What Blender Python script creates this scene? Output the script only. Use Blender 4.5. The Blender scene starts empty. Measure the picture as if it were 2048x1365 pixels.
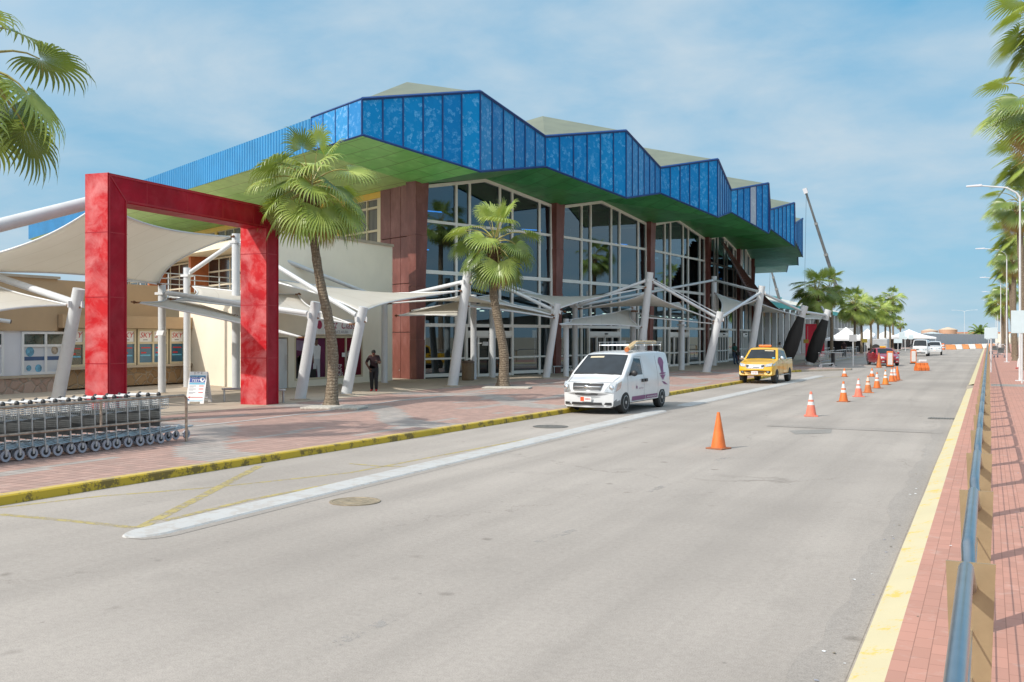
SUN_E=2.85; SKY_S=.085; EXPO=.38; SKY_V=9.0; GLOW=1.7
import bpy, bmesh, math, random
from mathutils import Vector, Matrix
R=math.radians
sc=bpy.context.scene
COL=sc.collection
# ---------------------------------------------------------------- survey: level camera 2.4 m above the road, road runs along +Y
F=1991.1; HC=2.4; HY=673.0
TH=math.atan2(953,F); CT,ST=math.cos(TH),math.sin(TH)
def W(x,z,h=None):
    return (x*CT-z*ST, x*ST+z*CT) if h is None else Vector((x*CT-z*ST, x*ST+z*CT, h))
def G(px,py,z=0.0):
    d=(HC-z)*F/(py-HY); a=W((px-1024)/F*d,d); return Vector((a[0],a[1],z))
def D(px,py,d):
    a=W((px-1024)/F*d,d); return Vector((a[0],a[1],HC-(py-HY)*d/F))
def V3(*a): return Vector(a)
# ---------------------------------------------------------------- tags
def tag(o,label=None,cat=None,group=None,kind=None):
    if label: o['label']=label
    if cat: o['category']=cat
    if group: o['group']=group
    if kind: o['kind']=kind
    return o
def thing(name,label,cat,loc=(0,0,0),rz=0,group=None):
    o=bpy.data.objects.new(name,None); COL.objects.link(o); o.empty_display_size=.2
    o.location=loc; o.rotation_euler=(0,0,rz)
    return tag(o,label,cat,group)
def copy_tree(o,parent=None,loc=None,rz=None,label=None,sc_=None):
    c=o.copy(); COL.objects.link(c); c.parent=parent
    if loc is not None: c.location=loc
    if rz is not None: c.rotation_euler=(0,0,rz)
    if sc_ is not None: c.scale=(sc_,)*3
    if label: c['label']=label
    for ch in list(o.children): copy_tree(ch,c)
    return c
ORD=['first','second','third','fourth','fifth','sixth','seventh','eighth','ninth','tenth','eleventh','twelfth','thirteenth','fourteenth','fifteenth','sixteenth','seventeenth','eighteenth','nineteenth','twentieth']
# ---------------------------------------------------------------- mesh builder
class MB:
    def __init__(s): s.v=[]; s.f=[]; s.m=[]; s.uv={}
    def add(s,vs,fs,mi=0):
        b=len(s.v); s.v+= [tuple(p) for p in vs]
        for f in fs: s.f.append([b+i for i in f]); s.m.append(mi)
        return s
    def poly(s,pts,mi=0,uv=None):
        s.add(pts,[list(range(len(pts)))],mi)
        if uv: s.uv[len(s.f)-1]=uv
        return s
    def box(s,a,b,mi=0):
        x0,y0,z0=a; x1,y1,z1=b
        return s.add([(x0,y0,z0),(x1,y0,z0),(x1,y1,z0),(x0,y1,z0),(x0,y0,z1),(x1,y0,z1),(x1,y1,z1),(x0,y1,z1)],
            [(0,3,2,1),(4,5,6,7),(0,1,5,4),(1,2,6,5),(2,3,7,6),(3,0,4,7)],mi)
    def obox(s,c,ux,uy,uz,mi=0):   # centre + half-axis vectors
        c,ux,uy,uz=map(Vector,(c,ux,uy,uz)); vs=[]
        for k in (-1,1):
            for i,j in ((-1,-1),(1,-1),(1,1),(-1,1)): vs.append(c+ux*i+uy*j+uz*k)
        return s.add(vs,[(0,3,2,1),(4,5,6,7),(0,1,5,4),(1,2,6,5),(2,3,7,6),(3,0,4,7)],mi)
    def slab(s,p,q,z0,z1,t0,t1,mi=0):   # vertical board along p->q (plan), between offsets t0,t1 to its left
        p=Vector(p[:2]); q=Vector(q[:2]); d=(q-p).normalized(); n=Vector((-d.y,d.x))
        a,b,c,e=p+n*t0,q+n*t0,q+n*t1,p+n*t1
        return s.prism([a,b,c,e],z0,z1,mi)
    def prism(s,pts,z0,z1,mi=0):
        n=len(pts); vs=[(p[0],p[1],z0) for p in pts]+[(p[0],p[1],z1) for p in pts]
        fs=[list(range(n-1,-1,-1)),list(range(n,2*n))]+[(i,(i+1)%n,n+(i+1)%n,n+i) for i in range(n)]
        return s.add(vs,fs,mi)
    def frames(s,pts):
        pts=[Vector(p) for p in pts]; out=[]; up=None
        for i,p in enumerate(pts):
            t=(pts[min(i+1,len(pts)-1)]-pts[max(i-1,0)]).normalized()
            if up is None:
                up=Vector((0,0,1)) if abs(t.z)<.9 else Vector((1,0,0))
            a=t.cross(up).normalized(); up=a.cross(t).normalized(); out.append((p,a,up))
        return out
    def tube(s,pts,r,n=8,mi=0,caps=True,sq=1.0):
        fr=s.frames(pts); m=len(fr); rs=r if isinstance(r,(list,tuple)) else [r]*m
        vs=[]; fs=[]
        for (p,a,b),rr in zip(fr,rs):
            for k in range(n):
                t=2*math.pi*k/n; vs.append(p+a*math.cos(t)*rr+b*math.sin(t)*rr*sq)
        for i in range(m-1):
            for k in range(n):
                k2=(k+1)%n; fs.append((i*n+k,i*n+k2,(i+1)*n+k2,(i+1)*n+k))
        if caps: fs.append(list(range(n-1,-1,-1))); fs.append([(m-1)*n+k for k in range(n)])
        return s.add(vs,fs,mi)
    def lathe(s,prof,c=(0,0,0),n=16,mi=0,axis='z',mis=None):
        vs=[];fs=[]; c=Vector(c); m=len(prof)
        for r,h in prof:
            for k in range(n):
                t=2*math.pi*k/n; a,b=r*math.cos(t),r*math.sin(t)
                vs.append(c+(Vector((a,b,h)) if axis=='z' else Vector((a,h,b))))
        b0=len(s.f)
        for i in range(m-1):
            for k in range(n):
                k2=(k+1)%n; fs.append((i*n+k,i*n+k2,(i+1)*n+k2,(i+1)*n+k))
        fs.append(list(range(n-1,-1,-1))); fs.append([(m-1)*n+k for k in range(n)])
        s.add(vs,fs,mi)
        if mis:
            for i in range(m-1):
                for k in range(n): s.m[b0+i*n+k]=mis[i]
        return s
    def ball(s,c,r,n=10,mi=0):
        rx,ry,rz=r if isinstance(r,(tuple,list)) else (r,r,r); c=Vector(c)
        vs=[];fs=[];m=max(5,n//2+1)
        for i in range(m+1):
            ph=math.pi*i/m
            for k in range(n):
                t=2*math.pi*k/n; vs.append(c+Vector((rx*math.sin(ph)*math.cos(t),ry*math.sin(ph)*math.sin(t),-rz*math.cos(ph))))
        for i in range(m):
            for k in range(n):
                k2=(k+1)%n; fs.append((i*n+k,i*n+k2,(i+1)*n+k2,(i+1)*n+k))
        return s.add(vs,fs,mi)
    def grid(s,fn,nu,nv,mi=0):
        vs=[fn(i/nu,j/nv) for j in range(nv+1) for i in range(nu+1)]; w=nu+1
        return s.add(vs,[(j*w+i,j*w+i+1,(j+1)*w+i+1,(j+1)*w+i) for j in range(nv) for i in range(nu)],mi)
    def build(s,name,mats,parent=None,smooth=None,bevel=0,local=False,merge=False):
        if not isinstance(mats,(list,tuple)): mats=[mats]
        me=bpy.data.meshes.new(name); off=Vector((0,0,0))
        if parent is not None and not local:
            p=parent
            while p is not None: off+=Vector(p.location); p=p.parent
        me.from_pydata([tuple(Vector(p)-off) for p in s.v],[],s.f)
        for m in mats: me.materials.append(m)
        me.polygons.foreach_set('material_index',s.m)
        if s.uv:
            ul=me.uv_layers.new(name='UVMap')
            for fi,u in s.uv.items():
                for li,c in zip(me.polygons[fi].loop_indices,u): ul.data[li].uv=c
        if merge or smooth is not None:
            bm=bmesh.new(); bm.from_mesh(me)
            if merge: bmesh.ops.remove_doubles(bm,verts=bm.verts,dist=1e-5)
            if smooth is not None:
                bmesh.ops.recalc_face_normals(bm,faces=bm.faces)
                for f in bm.faces: f.smooth=True
                for e in bm.edges:
                    if len(e.link_faces)==2 and e.calc_face_angle(0)>R(smooth): e.smooth=False
            bm.to_mesh(me); bm.free()
        me.update()
        o=bpy.data.objects.new(name,me); COL.objects.link(o); o.parent=parent
        if bevel:
            b=o.modifiers.new('bevel','BEVEL'); b.width=bevel; b.segments=2; b.limit_method='ANGLE'; b.angle_limit=R(35)
        return o
# ---------------------------------------------------------------- node helpers
class NT:
    def __init__(s,m):
        m.use_nodes=True; s.t=m.node_tree; s.t.nodes.clear()
    def n(s,ty,ins=None,**pr):
        x=s.t.nodes.new('ShaderNode'+ty)
        for k,v in pr.items(): setattr(x,k,v)
        for k,v in (ins or {}).items():
            sk=x.inputs[k]
            if isinstance(v,bpy.types.NodeSocket): s.t.links.new(v,sk)
            elif isinstance(v,bpy.types.Node): s.t.links.new(v.outputs[0],sk)
            else:
                if sk.type=='RGBA' and len(v)==3: v=(*v,1)
                sk.default_value=v
        return x
    def math(s,op,a,b=0,c=0): return s.n('Math',{0:a,1:b,2:c},operation=op).outputs[0]
    def mix(s,fac,a,b,bt='MIX'):
        x=s.n('Mix',data_type='RGBA',blend_type=bt,clamp_factor=True)
        for k,v in ((0,fac),(6,a),(7,b)):
            sk=x.inputs[k]
            if isinstance(v,bpy.types.NodeSocket): s.t.links.new(v,sk)
            elif isinstance(v,bpy.types.Node): s.t.links.new(v.outputs[0],sk)
            else: sk.default_value=(*v,1) if (sk.type=='RGBA' and len(v)==3) else v
        return x.outputs[2]
    def ramp(s,fac,*st):
        x=s.n('ValToRGB',{0:fac}); e=x.color_ramp.elements
        while len(e)<len(st): e.new(.5)
        for el,(p,c) in zip(e,st):
            el.position=p; el.color=(c,c,c,1) if isinstance(c,(int,float)) else (*c,1)
        return x.outputs[0]
    def noise(s,co,scale,detail=4,rough=.5,dist=0):
        return s.n('TexNoise',{'Vector':co,'Scale':scale,'Detail':detail,'Roughness':rough,'Distortion':dist}).outputs[0]
    def pos(s): return s.n('NewGeometry').outputs['Position']
    def obj(s): return s.n('TexCoord').outputs['Object']
    def uv(s): return s.n('TexCoord').outputs['UV']
    def scale(s,co,x,y,z): return s.n('Mapping',{'Vector':co,'Scale':(x,y,z)}).outputs[0]
    def out(s,sh): s.n('OutputMaterial',{0:sh}); return s
    def bsdf(s,col,rough=.5,metal=0.,normal=None,**kw):
        ins={'Base Color':col,'Roughness':rough,'Metallic':metal}
        if normal is not None: ins['Normal']=normal
        ins.update(kw); return s.n('BsdfPrincipled',ins)
    def bump(s,h,st=.3,d=.02): return s.n('Bump',{'Height':h,'Strength':st,'Distance':d}).outputs[0]
MATS={}
def pm(name,col,rough=.5,metal=0.,var=.12,vs=2.,bump=0.,bs=40.,coat=0.,spec=.5,world=False,dirt=0.,st=(1,1,1)):
    m=bpy.data.materials.new(name); t=NT(m); co=t.pos() if world else t.obj()
    if st!=(1,1,1): co=t.scale(co,*st)
    n=t.noise(co,vs,5,.6)
    lo=tuple(c*(1-var) for c in col); hi=tuple(min(1,c*(1+var)) for c in col)
    c=t.ramp(n,(.3,lo),(.7,hi))
    if dirt:
        d=t.ramp(t.noise(co,vs*2.7,6,.7),(.5,0.),(.75,dirt)); c=t.mix(d,c,tuple(x*.35+.02 for x in col))
    nr=t.bump(t.noise(co,bs,4),bump,.02) if bump else None
    rr=t.math('ADD',rough-.06,t.math('MULTIPLY',n,.12))
    b=t.bsdf(c,rr,metal,nr,**{'Coat Weight':coat,'Specular IOR Level':spec,'Coat Roughness':.05}); t.out(b.outputs[0])
    MATS[name]=m; return m
def glassmat(name,tint,refl=1.0,ior=1.5,rough=0.,base=0.):
    m=bpy.data.materials.new(name); t=NT(m)
    tr=t.n('BsdfTransparent',{0:tint}); gl=t.n('BsdfGlossy',{0:(.72,.86,.95),'Roughness':rough})
    fr=t.math('MULTIPLY_ADD',t.n('Fresnel',{'IOR':ior}).outputs[0],refl,base)
    t.out(t.n('MixShader',{0:fr,1:tr.outputs[0],2:gl.outputs[0]}).outputs[0]); return m
def emis(name,col,st):
    m=bpy.data.materials.new(name); t=NT(m); t.out(t.n('Emission',{0:col,1:st}).outputs[0]); return m
# ---------------------------------------------------------------- lettering
def text(name,s,mat,parent,o,r,u,size,align='CENTER',shear=0.,ext=.004,local=False,sx=1.):
    cu=bpy.data.curves.new('lettering','FONT'); cu.body=s; cu.align_x=align; cu.align_y='CENTER'; cu.size=1; cu.shear=shear; cu.resolution_u=3
    ob=bpy.data.objects.new('lettering',cu); COL.objects.link(ob)
    dg=bpy.context.evaluated_depsgraph_get(); me=bpy.data.meshes.new_from_object(ob.evaluated_get(dg))
    COL.objects.unlink(ob); bpy.data.objects.remove(ob); bpy.data.curves.remove(cu)
    o,r,u=Vector(o),Vector(r).normalized(),Vector(u).normalized(); n=r.cross(u)
    off=Vector((0,0,0))
    if parent is not None and not local:
        p=parent
        while p is not None: off+=Vector(p.location); p=p.parent
    for v in me.vertices: v.co=o+r*(v.co.x*size*sx)+u*(v.co.y*size)+n*ext-off
    me.materials.clear(); me.materials.append(mat); me.name=name
    ob=bpy.data.objects.new(name,me); COL.objects.link(ob); ob.parent=parent; return ob
def lerp(a,b,t): return a+(b-a)*t
def smooth(t): t=max(0.,min(1.,t)); return t*t*(3-2*t)
def interp(tab,x):
    if x<=tab[0][0]: return tab[0][1]
    for (a,b),(c,d) in zip(tab,tab[1:]):
        if x<=c: return b+(d-b)*(x-a)/(c-a)
    return tab[-1][1]
# ---------------------------------------------------------------- materials
white_paint=pm('white_paint',(.66,.67,.68),.35,var=.05,dirt=.12,vs=1.5)
white_metal=pm('white_metal',(.62,.64,.66),.4,var=.06,dirt=.1)
steel=pm('brushed_steel',(.50,.50,.50),.36,1.,var=.08,vs=6)
galv=pm('galvanised_steel',(.5,.52,.53),.38,.85,var=.15,vs=14)
rusty=pm('rusty_rail',(.42,.33,.26),.45,.6,var=.4,vs=9,dirt=.4)
rust=pm('rust',(.2,.09,.04),.8,0,var=.4,vs=12)
black_rubber=pm('black_rubber',(.022,.022,.023),.75,var=.3,vs=8,bump=.2)
black_plastic=pm('black_plastic',(.03,.03,.032),.45,var=.2)
grey_plastic=pm('grey_plastic',(.2,.205,.21),.5,var=.1)
black_metal=pm('black_metal',(.025,.025,.028),.4,.3)
dark_interior=pm('dark_interior',(.035,.04,.045),.7,var=.3)
beige=pm('beige_plaster',(.50,.42,.31),.85,var=.06,vs=.6,bump=.12,bs=60,world=True,dirt=.06)
beige_pale=pm('pale_plaster',(.86,.78,.64),.85,var=.07,vs=.35,bump=.08,bs=50,world=True,dirt=.07)
tan_wall=pm('tan_wall',(.45,.315,.19),.85,var=.05,vs=.5,bump=.1,bs=60,world=True,dirt=.08)
concrete=pm('concrete',(.43,.36,.28),.85,var=.12,vs=1.2,bump=.15,bs=30,world=True,dirt=.15)
lightgrey=pm('light_grey_panel',(.6,.61,.66),.6,var=.03)
roof_olive=pm('roof_sheet',(.175,.195,.14),.55,var=.12,vs=.8,world=True,dirt=.1)
orange=pm('orange_plastic',(.70,.17,.035),.5,var=.15,vs=6,dirt=.15)
orange_faded=pm('faded_orange_plastic',(.75,.2,.13),.6,var=.15,vs=6,dirt=.15)
orange_brown=pm('dirty_orange_plastic',(.55,.17,.05),.6,var=.25,vs=6,dirt=.35)
reflective=pm('reflective_white',(.66,.65,.64),.3,var=.06)
yellow_paint=pm('yellow_car_paint',(.75,.42,.02),.3,var=.04,coat=.6)
white_car=pm('white_car_paint',(.66,.68,.70),.25,var=.03,coat=.6)
red_car=pm('red_car_paint',(.36,.015,.025),.22,var=.05,coat=.9)
chrome=pm('chrome',(.8,.82,.84),.08,1.)
headlamp=pm('headlamp_lens',(.55,.58,.6),.08,.6,var=.3,vs=9,coat=1)
auto_glass=pm('vehicle_glass',(.012,.017,.022),.05,0,var=.6,vs=2.2,spec=.55)
tyre_mat=pm('tyre_rubber',(.03,.03,.03),.8,var=.3,vs=10,bump=.3)
rim_mat=pm('wheel_rim',(.45,.46,.47),.35,.8,var=.1)
purple=pm('purple_decal',(.22,.075,.18),.5,var=.1)
plate_white=pm('plate_white',(.75,.75,.74),.5,var=.04)
red_ink=pm('red_print',(.6,.02,.02),.5,var=.05)
blue_ink=pm('blue_print',(.02,.06,.3),.5,var=.08)
sky_ink=pm('light_blue_print',(.13,.45,.65),.5,var=.08)
grey_ink=pm('grey_print',(.35,.35,.4),.6,var=.05)
white_print=pm('white_print',(.8,.8,.8),.5,var=.02)
maroon_ink=pm('maroon_print',(.35,.02,.08),.5,var=.05)
taxi_amber=pm('amber_lamp',(.8,.2,.02),.3)
taxi_yellow=pm('yellow_lamp',(.85,.5,.02),.3)
skin_brown=pm('skin_brown',(.14,.065,.04),.55,var=.1)
shirt_maroon=pm('shirt_dark_maroon',(.022,.006,.009),.85,var=.2,vs=9)
trouser_black=pm('trousers_black',(.012,.012,.014),.85,var=.2,vs=9)
shoe_red=pm('red_shoes',(.5,.015,.02),.5)
hair_black=pm('hair_black',(.01,.009,.008),.8)
shirt_green=pm('shirt_green',(.02,.1,.08),.85,var=.15,vs=9)
shirt_white=pm('shirt_white',(.72,.73,.75),.85,var=.08,vs=9)
jeans=pm('blue_jeans',(.05,.08,.14),.85,var=.2,vs=12)
fence_grey=pm('grey_fence_sheet',(.42,.44,.46),.6,var=.08)
def rust_panel():
    m=bpy.data.materials.new('rust_brown_panel'); t=NT(m); p=t.pos()
    n=t.noise(t.scale(p,1,1,.5),1.3,6,.65); f=t.noise(p,14,5,.7)
    c=t.ramp(n,(.25,(.12,.036,.028)),(.5,(.2,.064,.05)),(.78,(.33,.15,.13)))
    c=t.mix(t.math('MULTIPLY',f,.45),c,(.09,.03,.022),'MIX')
    b=t.bsdf(c,.5,0.,t.bump(f,.15)); t.out(b.outputs[0]); return m
rust_brown=rust_panel()
def blue_panel(name,base,base2,stroke,scale=1.,amt=.75):
    m=bpy.data.materials.new(name); t=NT(m); uv=t.uv(); sp=t.n('SeparateXYZ',{0:uv})
    fl=t.math('FLOOR',sp.outputs[0]); wn=t.n('TexWhiteNoise',{'W':fl},noise_dimensions='1D').outputs[0]
    p=t.pos(); off=t.n('VectorMath',{0:p,1:t.n('CombineXYZ',{0:t.math('MULTIPLY',fl,7.3),1:t.math('MULTIPLY',fl,3.1)}).outputs[0]},operation='ADD').outputs[0]
    vo=t.n('TexVoronoi',{'Vector':t.n('VectorMath',{0:off,1:t.n('VectorMath',{0:t.n('TexNoise',{'Vector':off,'Scale':2.5*scale,'Detail':3}).outputs['Color'],1:(.55/scale,)*3},operation='MULTIPLY').outputs[0]},operation='ADD').outputs[0],'Scale':2.6*scale,'Randomness':1.})
    k=t.n('SeparateColor',{0:vo.outputs['Color']})
    st=t.ramp(k.outputs[0],(.55,0.),(.75,.35),(.97,1.))
    st=t.math('MULTIPLY',st,t.ramp(t.noise(off,7*scale,4,.7),(.38,0.),(.62,1.)))
    c=t.mix(wn,base,base2); c=t.mix(t.math('MULTIPLY',t.noise(p,.9,4),.35),c,tuple(x*.55 for x in base))
    c=t.mix(t.math('MULTIPLY',st,t.math('MULTIPLY_ADD',wn,.5,amt-.25)),c,stroke)
    b=t.bsdf(c,.4,0.,**{'Specular IOR Level':.22}); t.out(b.outputs[0]); return m
blue_art=blue_panel('blue_painted_panel',(.0,.20,.55),(.0,.31,.72),(.2,.56,.9),2.1,.68)
blue_art_pale=blue_panel('pale_blue_painted_panel',(.012,.20,.52),(.03,.28,.62),(.26,.5,.8),2.6,.75)
blue_silver=blue_panel('silver_blue_panel',(.4,.46,.55),(.42,.5,.6),(.65,.7,.75),2.2,.6)
blue_sheet=pm('blue_corrugated_sheet',(.035,.24,.5),.42,var=.12,vs=.6,world=True)
blue_dark=pm('dark_blue_trim',(.006,.05,.2),.5)
def red_art(name,c1,c2,cl,amt,spec):
    m=bpy.data.materials.new(name); t=NT(m); p=t.pos()
    d=t.n('VectorMath',{0:p,1:t.n('VectorMath',{0:t.n('TexNoise',{'Vector':p,'Scale':.6,'Detail':3}).outputs['Color'],1:(1.1,1.1,1.1)},operation='MULTIPLY').outputs[0]},operation='ADD').outputs[0]
    a=t.noise(d,.8,5,.6,.2); b_=t.noise(d,1.5,7,.68,.35)
    c=t.mix(t.ramp(a,(.38,0.),(.68,1.)),c1,c2)
    c=t.mix(t.math('MULTIPLY',t.ramp(b_,(.42,0.),(.68,1.)),amt),c,cl)
    c=t.mix(t.math('MULTIPLY',t.ramp(t.noise(p,1.1,4),(.5,0.),(.75,1.)),.35),c,(.2,.004,.015))
    t.out(t.bsdf(c,.45,0.,t.bump(b_,.06),**{'Specular IOR Level':spec}).outputs[0]); return m
red_paint=red_art('red_painted_panel',(.30,.0,.012),(.44,.002,.022),(.55,.08,.1),.25,.2)
red_lit=red_art('lit_red_panel',(.50,.004,.012),(.66,.02,.025),(.80,.36,.36),.55,.35)  # end faces: sunlit look put into the colour, front faces stay darker red
red_dark=pm('dark_red_trim',(.4,.008,.02),.45,var=.15)
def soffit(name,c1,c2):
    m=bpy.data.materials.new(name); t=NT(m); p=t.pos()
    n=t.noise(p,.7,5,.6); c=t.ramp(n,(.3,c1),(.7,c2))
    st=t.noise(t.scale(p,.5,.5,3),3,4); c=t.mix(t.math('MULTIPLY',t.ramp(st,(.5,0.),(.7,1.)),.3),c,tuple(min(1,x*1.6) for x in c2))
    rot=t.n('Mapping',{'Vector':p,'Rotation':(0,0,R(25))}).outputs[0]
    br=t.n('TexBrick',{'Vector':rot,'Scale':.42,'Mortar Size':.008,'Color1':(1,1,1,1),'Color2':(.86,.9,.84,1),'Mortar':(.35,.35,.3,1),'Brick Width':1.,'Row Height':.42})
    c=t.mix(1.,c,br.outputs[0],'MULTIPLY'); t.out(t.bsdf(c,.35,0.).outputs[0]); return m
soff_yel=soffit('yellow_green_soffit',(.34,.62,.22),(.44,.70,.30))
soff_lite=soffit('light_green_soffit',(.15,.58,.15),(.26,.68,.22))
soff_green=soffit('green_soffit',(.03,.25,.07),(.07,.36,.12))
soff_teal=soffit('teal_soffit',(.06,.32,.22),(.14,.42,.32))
def membrane():
    m=bpy.data.materials.new('white_membrane'); t=NT(m); p=t.obj()
    n=t.noise(p,.8,5,.6); c=t.ramp(n,(.3,(.62,.59,.53)),(.7,(.69,.67,.62)))
    w=t.n('TexWave',{'Vector':t.uv(),'Scale':1.,'Distortion':0.},wave_type='BANDS',bands_direction='X',wave_profile='SAW')
    seam=t.ramp(w.outputs[0],(0.,0.),(.965,0.),(.975,1.),(1.,1.)); c=t.mix(t.math('MULTIPLY',seam,.45),c,(.35,.31,.25))
    d=t.bsdf(c,.6,0.); tr=t.n('BsdfTranslucent',{0:(.92,.88,.8,1)})
    t.out(t.n('MixShader',{0:.34,1:d.outputs[0],2:tr.outputs[0]}).outputs[0]); return m
membrane_mat=membrane()
def leafmat(name,a,b,tr):
    m=bpy.data.materials.new(name); t=NT(m); n=t.noise(t.obj(),1.4,3)
    c=t.ramp(n,(.3,a),(.7,b)); d=t.bsdf(c,.33,0.,**{'Specular IOR Level':.6}); l=t.n('BsdfTranslucent',{0:tr})
    t.out(t.n('MixShader',{0:.25,1:d.outputs[0],2:l.outputs[0]}).outputs[0]); return m
leaf_green=leafmat('palm_leaf',(.21,.31,.055),(.43,.51,.14),(.46,.56,.07))
leaf_deep=leafmat('palm_leaf_deep',(.09,.15,.035),(.22,.3,.075),(.26,.35,.05))
leaf_dry=leafmat('dry_palm_leaf',(.38,.25,.05),(.5,.36,.12),(.5,.32,.06))
stalk=pm('palm_stalk',(.34,.3,.09),.5,var=.3,vs=4)
def trunkmat():
    m=bpy.data.materials.new('palm_trunk'); t=NT(m); p=t.obj()
    w=t.n('TexWave',{'Vector':p,'Scale':3.2,'Distortion':6.,'Detail':4.,'Detail Scale':2.5},wave_type='BANDS',bands_direction='Z').outputs[1]
    f=t.noise(t.scale(p,9,9,4),2.5,6,.7); c=t.ramp(f,(.25,(.09,.065,.045)),(.5,(.24,.19,.135)),(.78,(.46,.39,.3)))
    c=t.mix(t.math('MULTIPLY',w,.4),c,(.12,.085,.055))
    h=t.math('ADD',w,t.math('MULTIPLY',f,1.3)); t.out(t.bsdf(c,.9,0.,t.bump(h,.6,.04)).outputs[0]); return m
trunk_mat=trunkmat()
fibre=pm('trunk_fibre',(.13,.07,.035),.9,var=.5,vs=7,bump=.6,bs=22,dirt=.4)
def stonemat(name,a,b):
    m=bpy.data.materials.new(name); t=NT(m); p=t.pos()
    q=t.n('VectorMath',{0:p,1:t.n('VectorMath',{0:t.n('TexNoise',{'Vector':p,'Scale':2.,'Detail':2}).outputs['Color'],1:(.25,.25,.25)},operation='MULTIPLY').outputs[0]},operation='ADD').outputs[0]
    v=t.n('TexVoronoi',{'Vector':q,'Scale':2.3}); e=t.n('TexVoronoi',{'Vector':q,'Scale':2.3},feature='DISTANCE_TO_EDGE').outputs[0]
    k=t.n('SeparateColor',{0:v.outputs['Color']}).outputs[0]; c=t.mix(k,a,b); c=t.mix(t.math('MULTIPLY',t.noise(p,11,5,.7),.5),c,tuple(x*.5 for x in a))
    j=t.ramp(e,(.01,1.),(.05,0.)); c=t.mix(j,c,(.32,.28,.23)); h=t.ramp(e,(0.,0.),(.12,1.))
    t.out(t.bsdf(c,.9,0.,t.bump(h,.7,.05)).outputs[0]); return m
stone_pink=stonemat('rubble_stone',(.42,.28,.22),(.6,.47,.4))
stone_brown=stonemat('brown_rubble_stone',(.3,.19,.1),(.42,.29,.17))
glass_tint=glassmat('tinted_window_glass',(.26,.38,.39,1),1.0,1.7,base=.07)
glass_dark=glassmat('dark_window_glass',(.2,.25,.26,1),.8,1.5)
led_blue=emis('blue_strip_light',(.05,.3,1.,1),1.6)
# ================================================================ ground, road, pavements
def asphalt(name,base,warm=.0):
    m=bpy.data.materials.new(name); t=NT(m); p=t.pos()
    big=t.noise(p,.16,5,.55); mid=t.noise(p,.9,6,.65); fine=t.n('TexNoise',{'Vector':p,'Scale':95.,'Detail':3,'Roughness':.8}).outputs[0]
    streak=t.noise(t.scale(p,1.6,.045,1),1.,5,.6)
    c=t.ramp(big,(.3,tuple(x*.82 for x in base)),(.7,tuple(x*1.12 for x in base)))
    c=t.mix(t.ramp(streak,(.42,0.),(.72,.5)),c,tuple(x*.74 for x in base))
    c=t.mix(t.ramp(streak,(.2,.25),(.42,0.)),c,tuple(min(1,x*1.2) for x in base))
    c=t.mix(t.ramp(mid,(.56,0.),(.8,.5)),c,tuple(x*.66 for x in base))
    vs=t.n('TexVoronoi',{'Vector':t.n('VectorMath',{0:p,1:t.n('VectorMath',{0:t.n('TexNoise',{'Vector':p,'Scale':9.,'Detail':3}).outputs['Color'],1:(.12,.12,.12)},operation='MULTIPLY').outputs[0]},operation='ADD').outputs[0],'Scale':1.35}).outputs[0]
    spot=t.math('MULTIPLY',t.ramp(vs,(.03,1.),(.13,0.)),t.ramp(t.noise(p,.5,3),(.40,0.),(.55,.7)))
    c=t.mix(spot,c,(.13,.11,.09))
    # fine worn-out cracks
    q=t.n('VectorMath',{0:p,1:t.n('VectorMath',{0:t.n('TexNoise',{'Vector':p,'Scale':.8,'Detail':6,'Roughness':.7}).outputs['Color'],1:(2.2,2.2,0)},operation='MULTIPLY').outputs[0]},operation='ADD').outputs[0]
    e=t.n('TexVoronoi',{'Vector':t.scale(q,1,.55,1),'Scale':.16},feature='DISTANCE_TO_EDGE').outputs[0]
    c=t.mix(t.math('MULTIPLY',t.ramp(e,(.0,1.),(.0035,0.)),t.ramp(t.noise(p,.23,3),(.5,0.),(.6,.5))),c,(.14,.12,.1))
    sx=t.n('SeparateXYZ',{0:p}).outputs[0]; wig=t.math('MULTIPLY',t.math('SUBTRACT',t.noise(t.scale(p,.3,.06,1),1.,3),.5),1.6); tr=None
    for x0 in (-8.0,-6.5,-4.1,-2.5):
        g=t.math('SUBTRACT',t.math('ADD',sx,wig),x0); g=t.math('POWER',2.718,t.math('MULTIPLY',t.math('MULTIPLY',g,g),-7.)); tr=g if tr is None else t.math('ADD',tr,g)
    tr=t.math('MULTIPLY',tr,t.ramp(t.noise(t.scale(p,.8,.1,1),1.3,4),(.3,.0),(.7,.45))); c=t.mix(tr,c,tuple(x*.68 for x in base))
    sp=t.ramp(fine,(.3,.66),(.5,1.),(.72,1.28)); c=t.mix(1.,c,sp,'MULTIPLY')
    md=t.n('TexNoise',{'Vector':p,'Scale':16.,'Detail':4,'Roughness':.75}).outputs[0]; c=t.mix(1.,c,t.ramp(md,(.28,.88),(.5,1.),(.72,1.10)),'MULTIPLY')
    v2=t.n('TexVoronoi',{'Vector':p,'Scale':3.1}).outputs[0]; c=t.mix(t.math('MULTIPLY',t.ramp(v2,(.02,1.),(.075,0.)),t.ramp(t.noise(p,.8,3),(.45,0.),(.6,.6))),c,(.12,.11,.1))
    t.out(t.bsdf(c,.85,0.,t.bump(t.math('ADD',fine,t.math('MULTIPLY',mid,.6)),.35,.012),**{'Specular IOR Level':.35}).outputs[0]); return m
road_mat=asphalt('worn_asphalt',(.40,.359,.322))
gutter_mat=asphalt('gutter_concrete',(.365,.33,.298))
patch_mat=asphalt('asphalt_patch',(.30,.285,.265))
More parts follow.
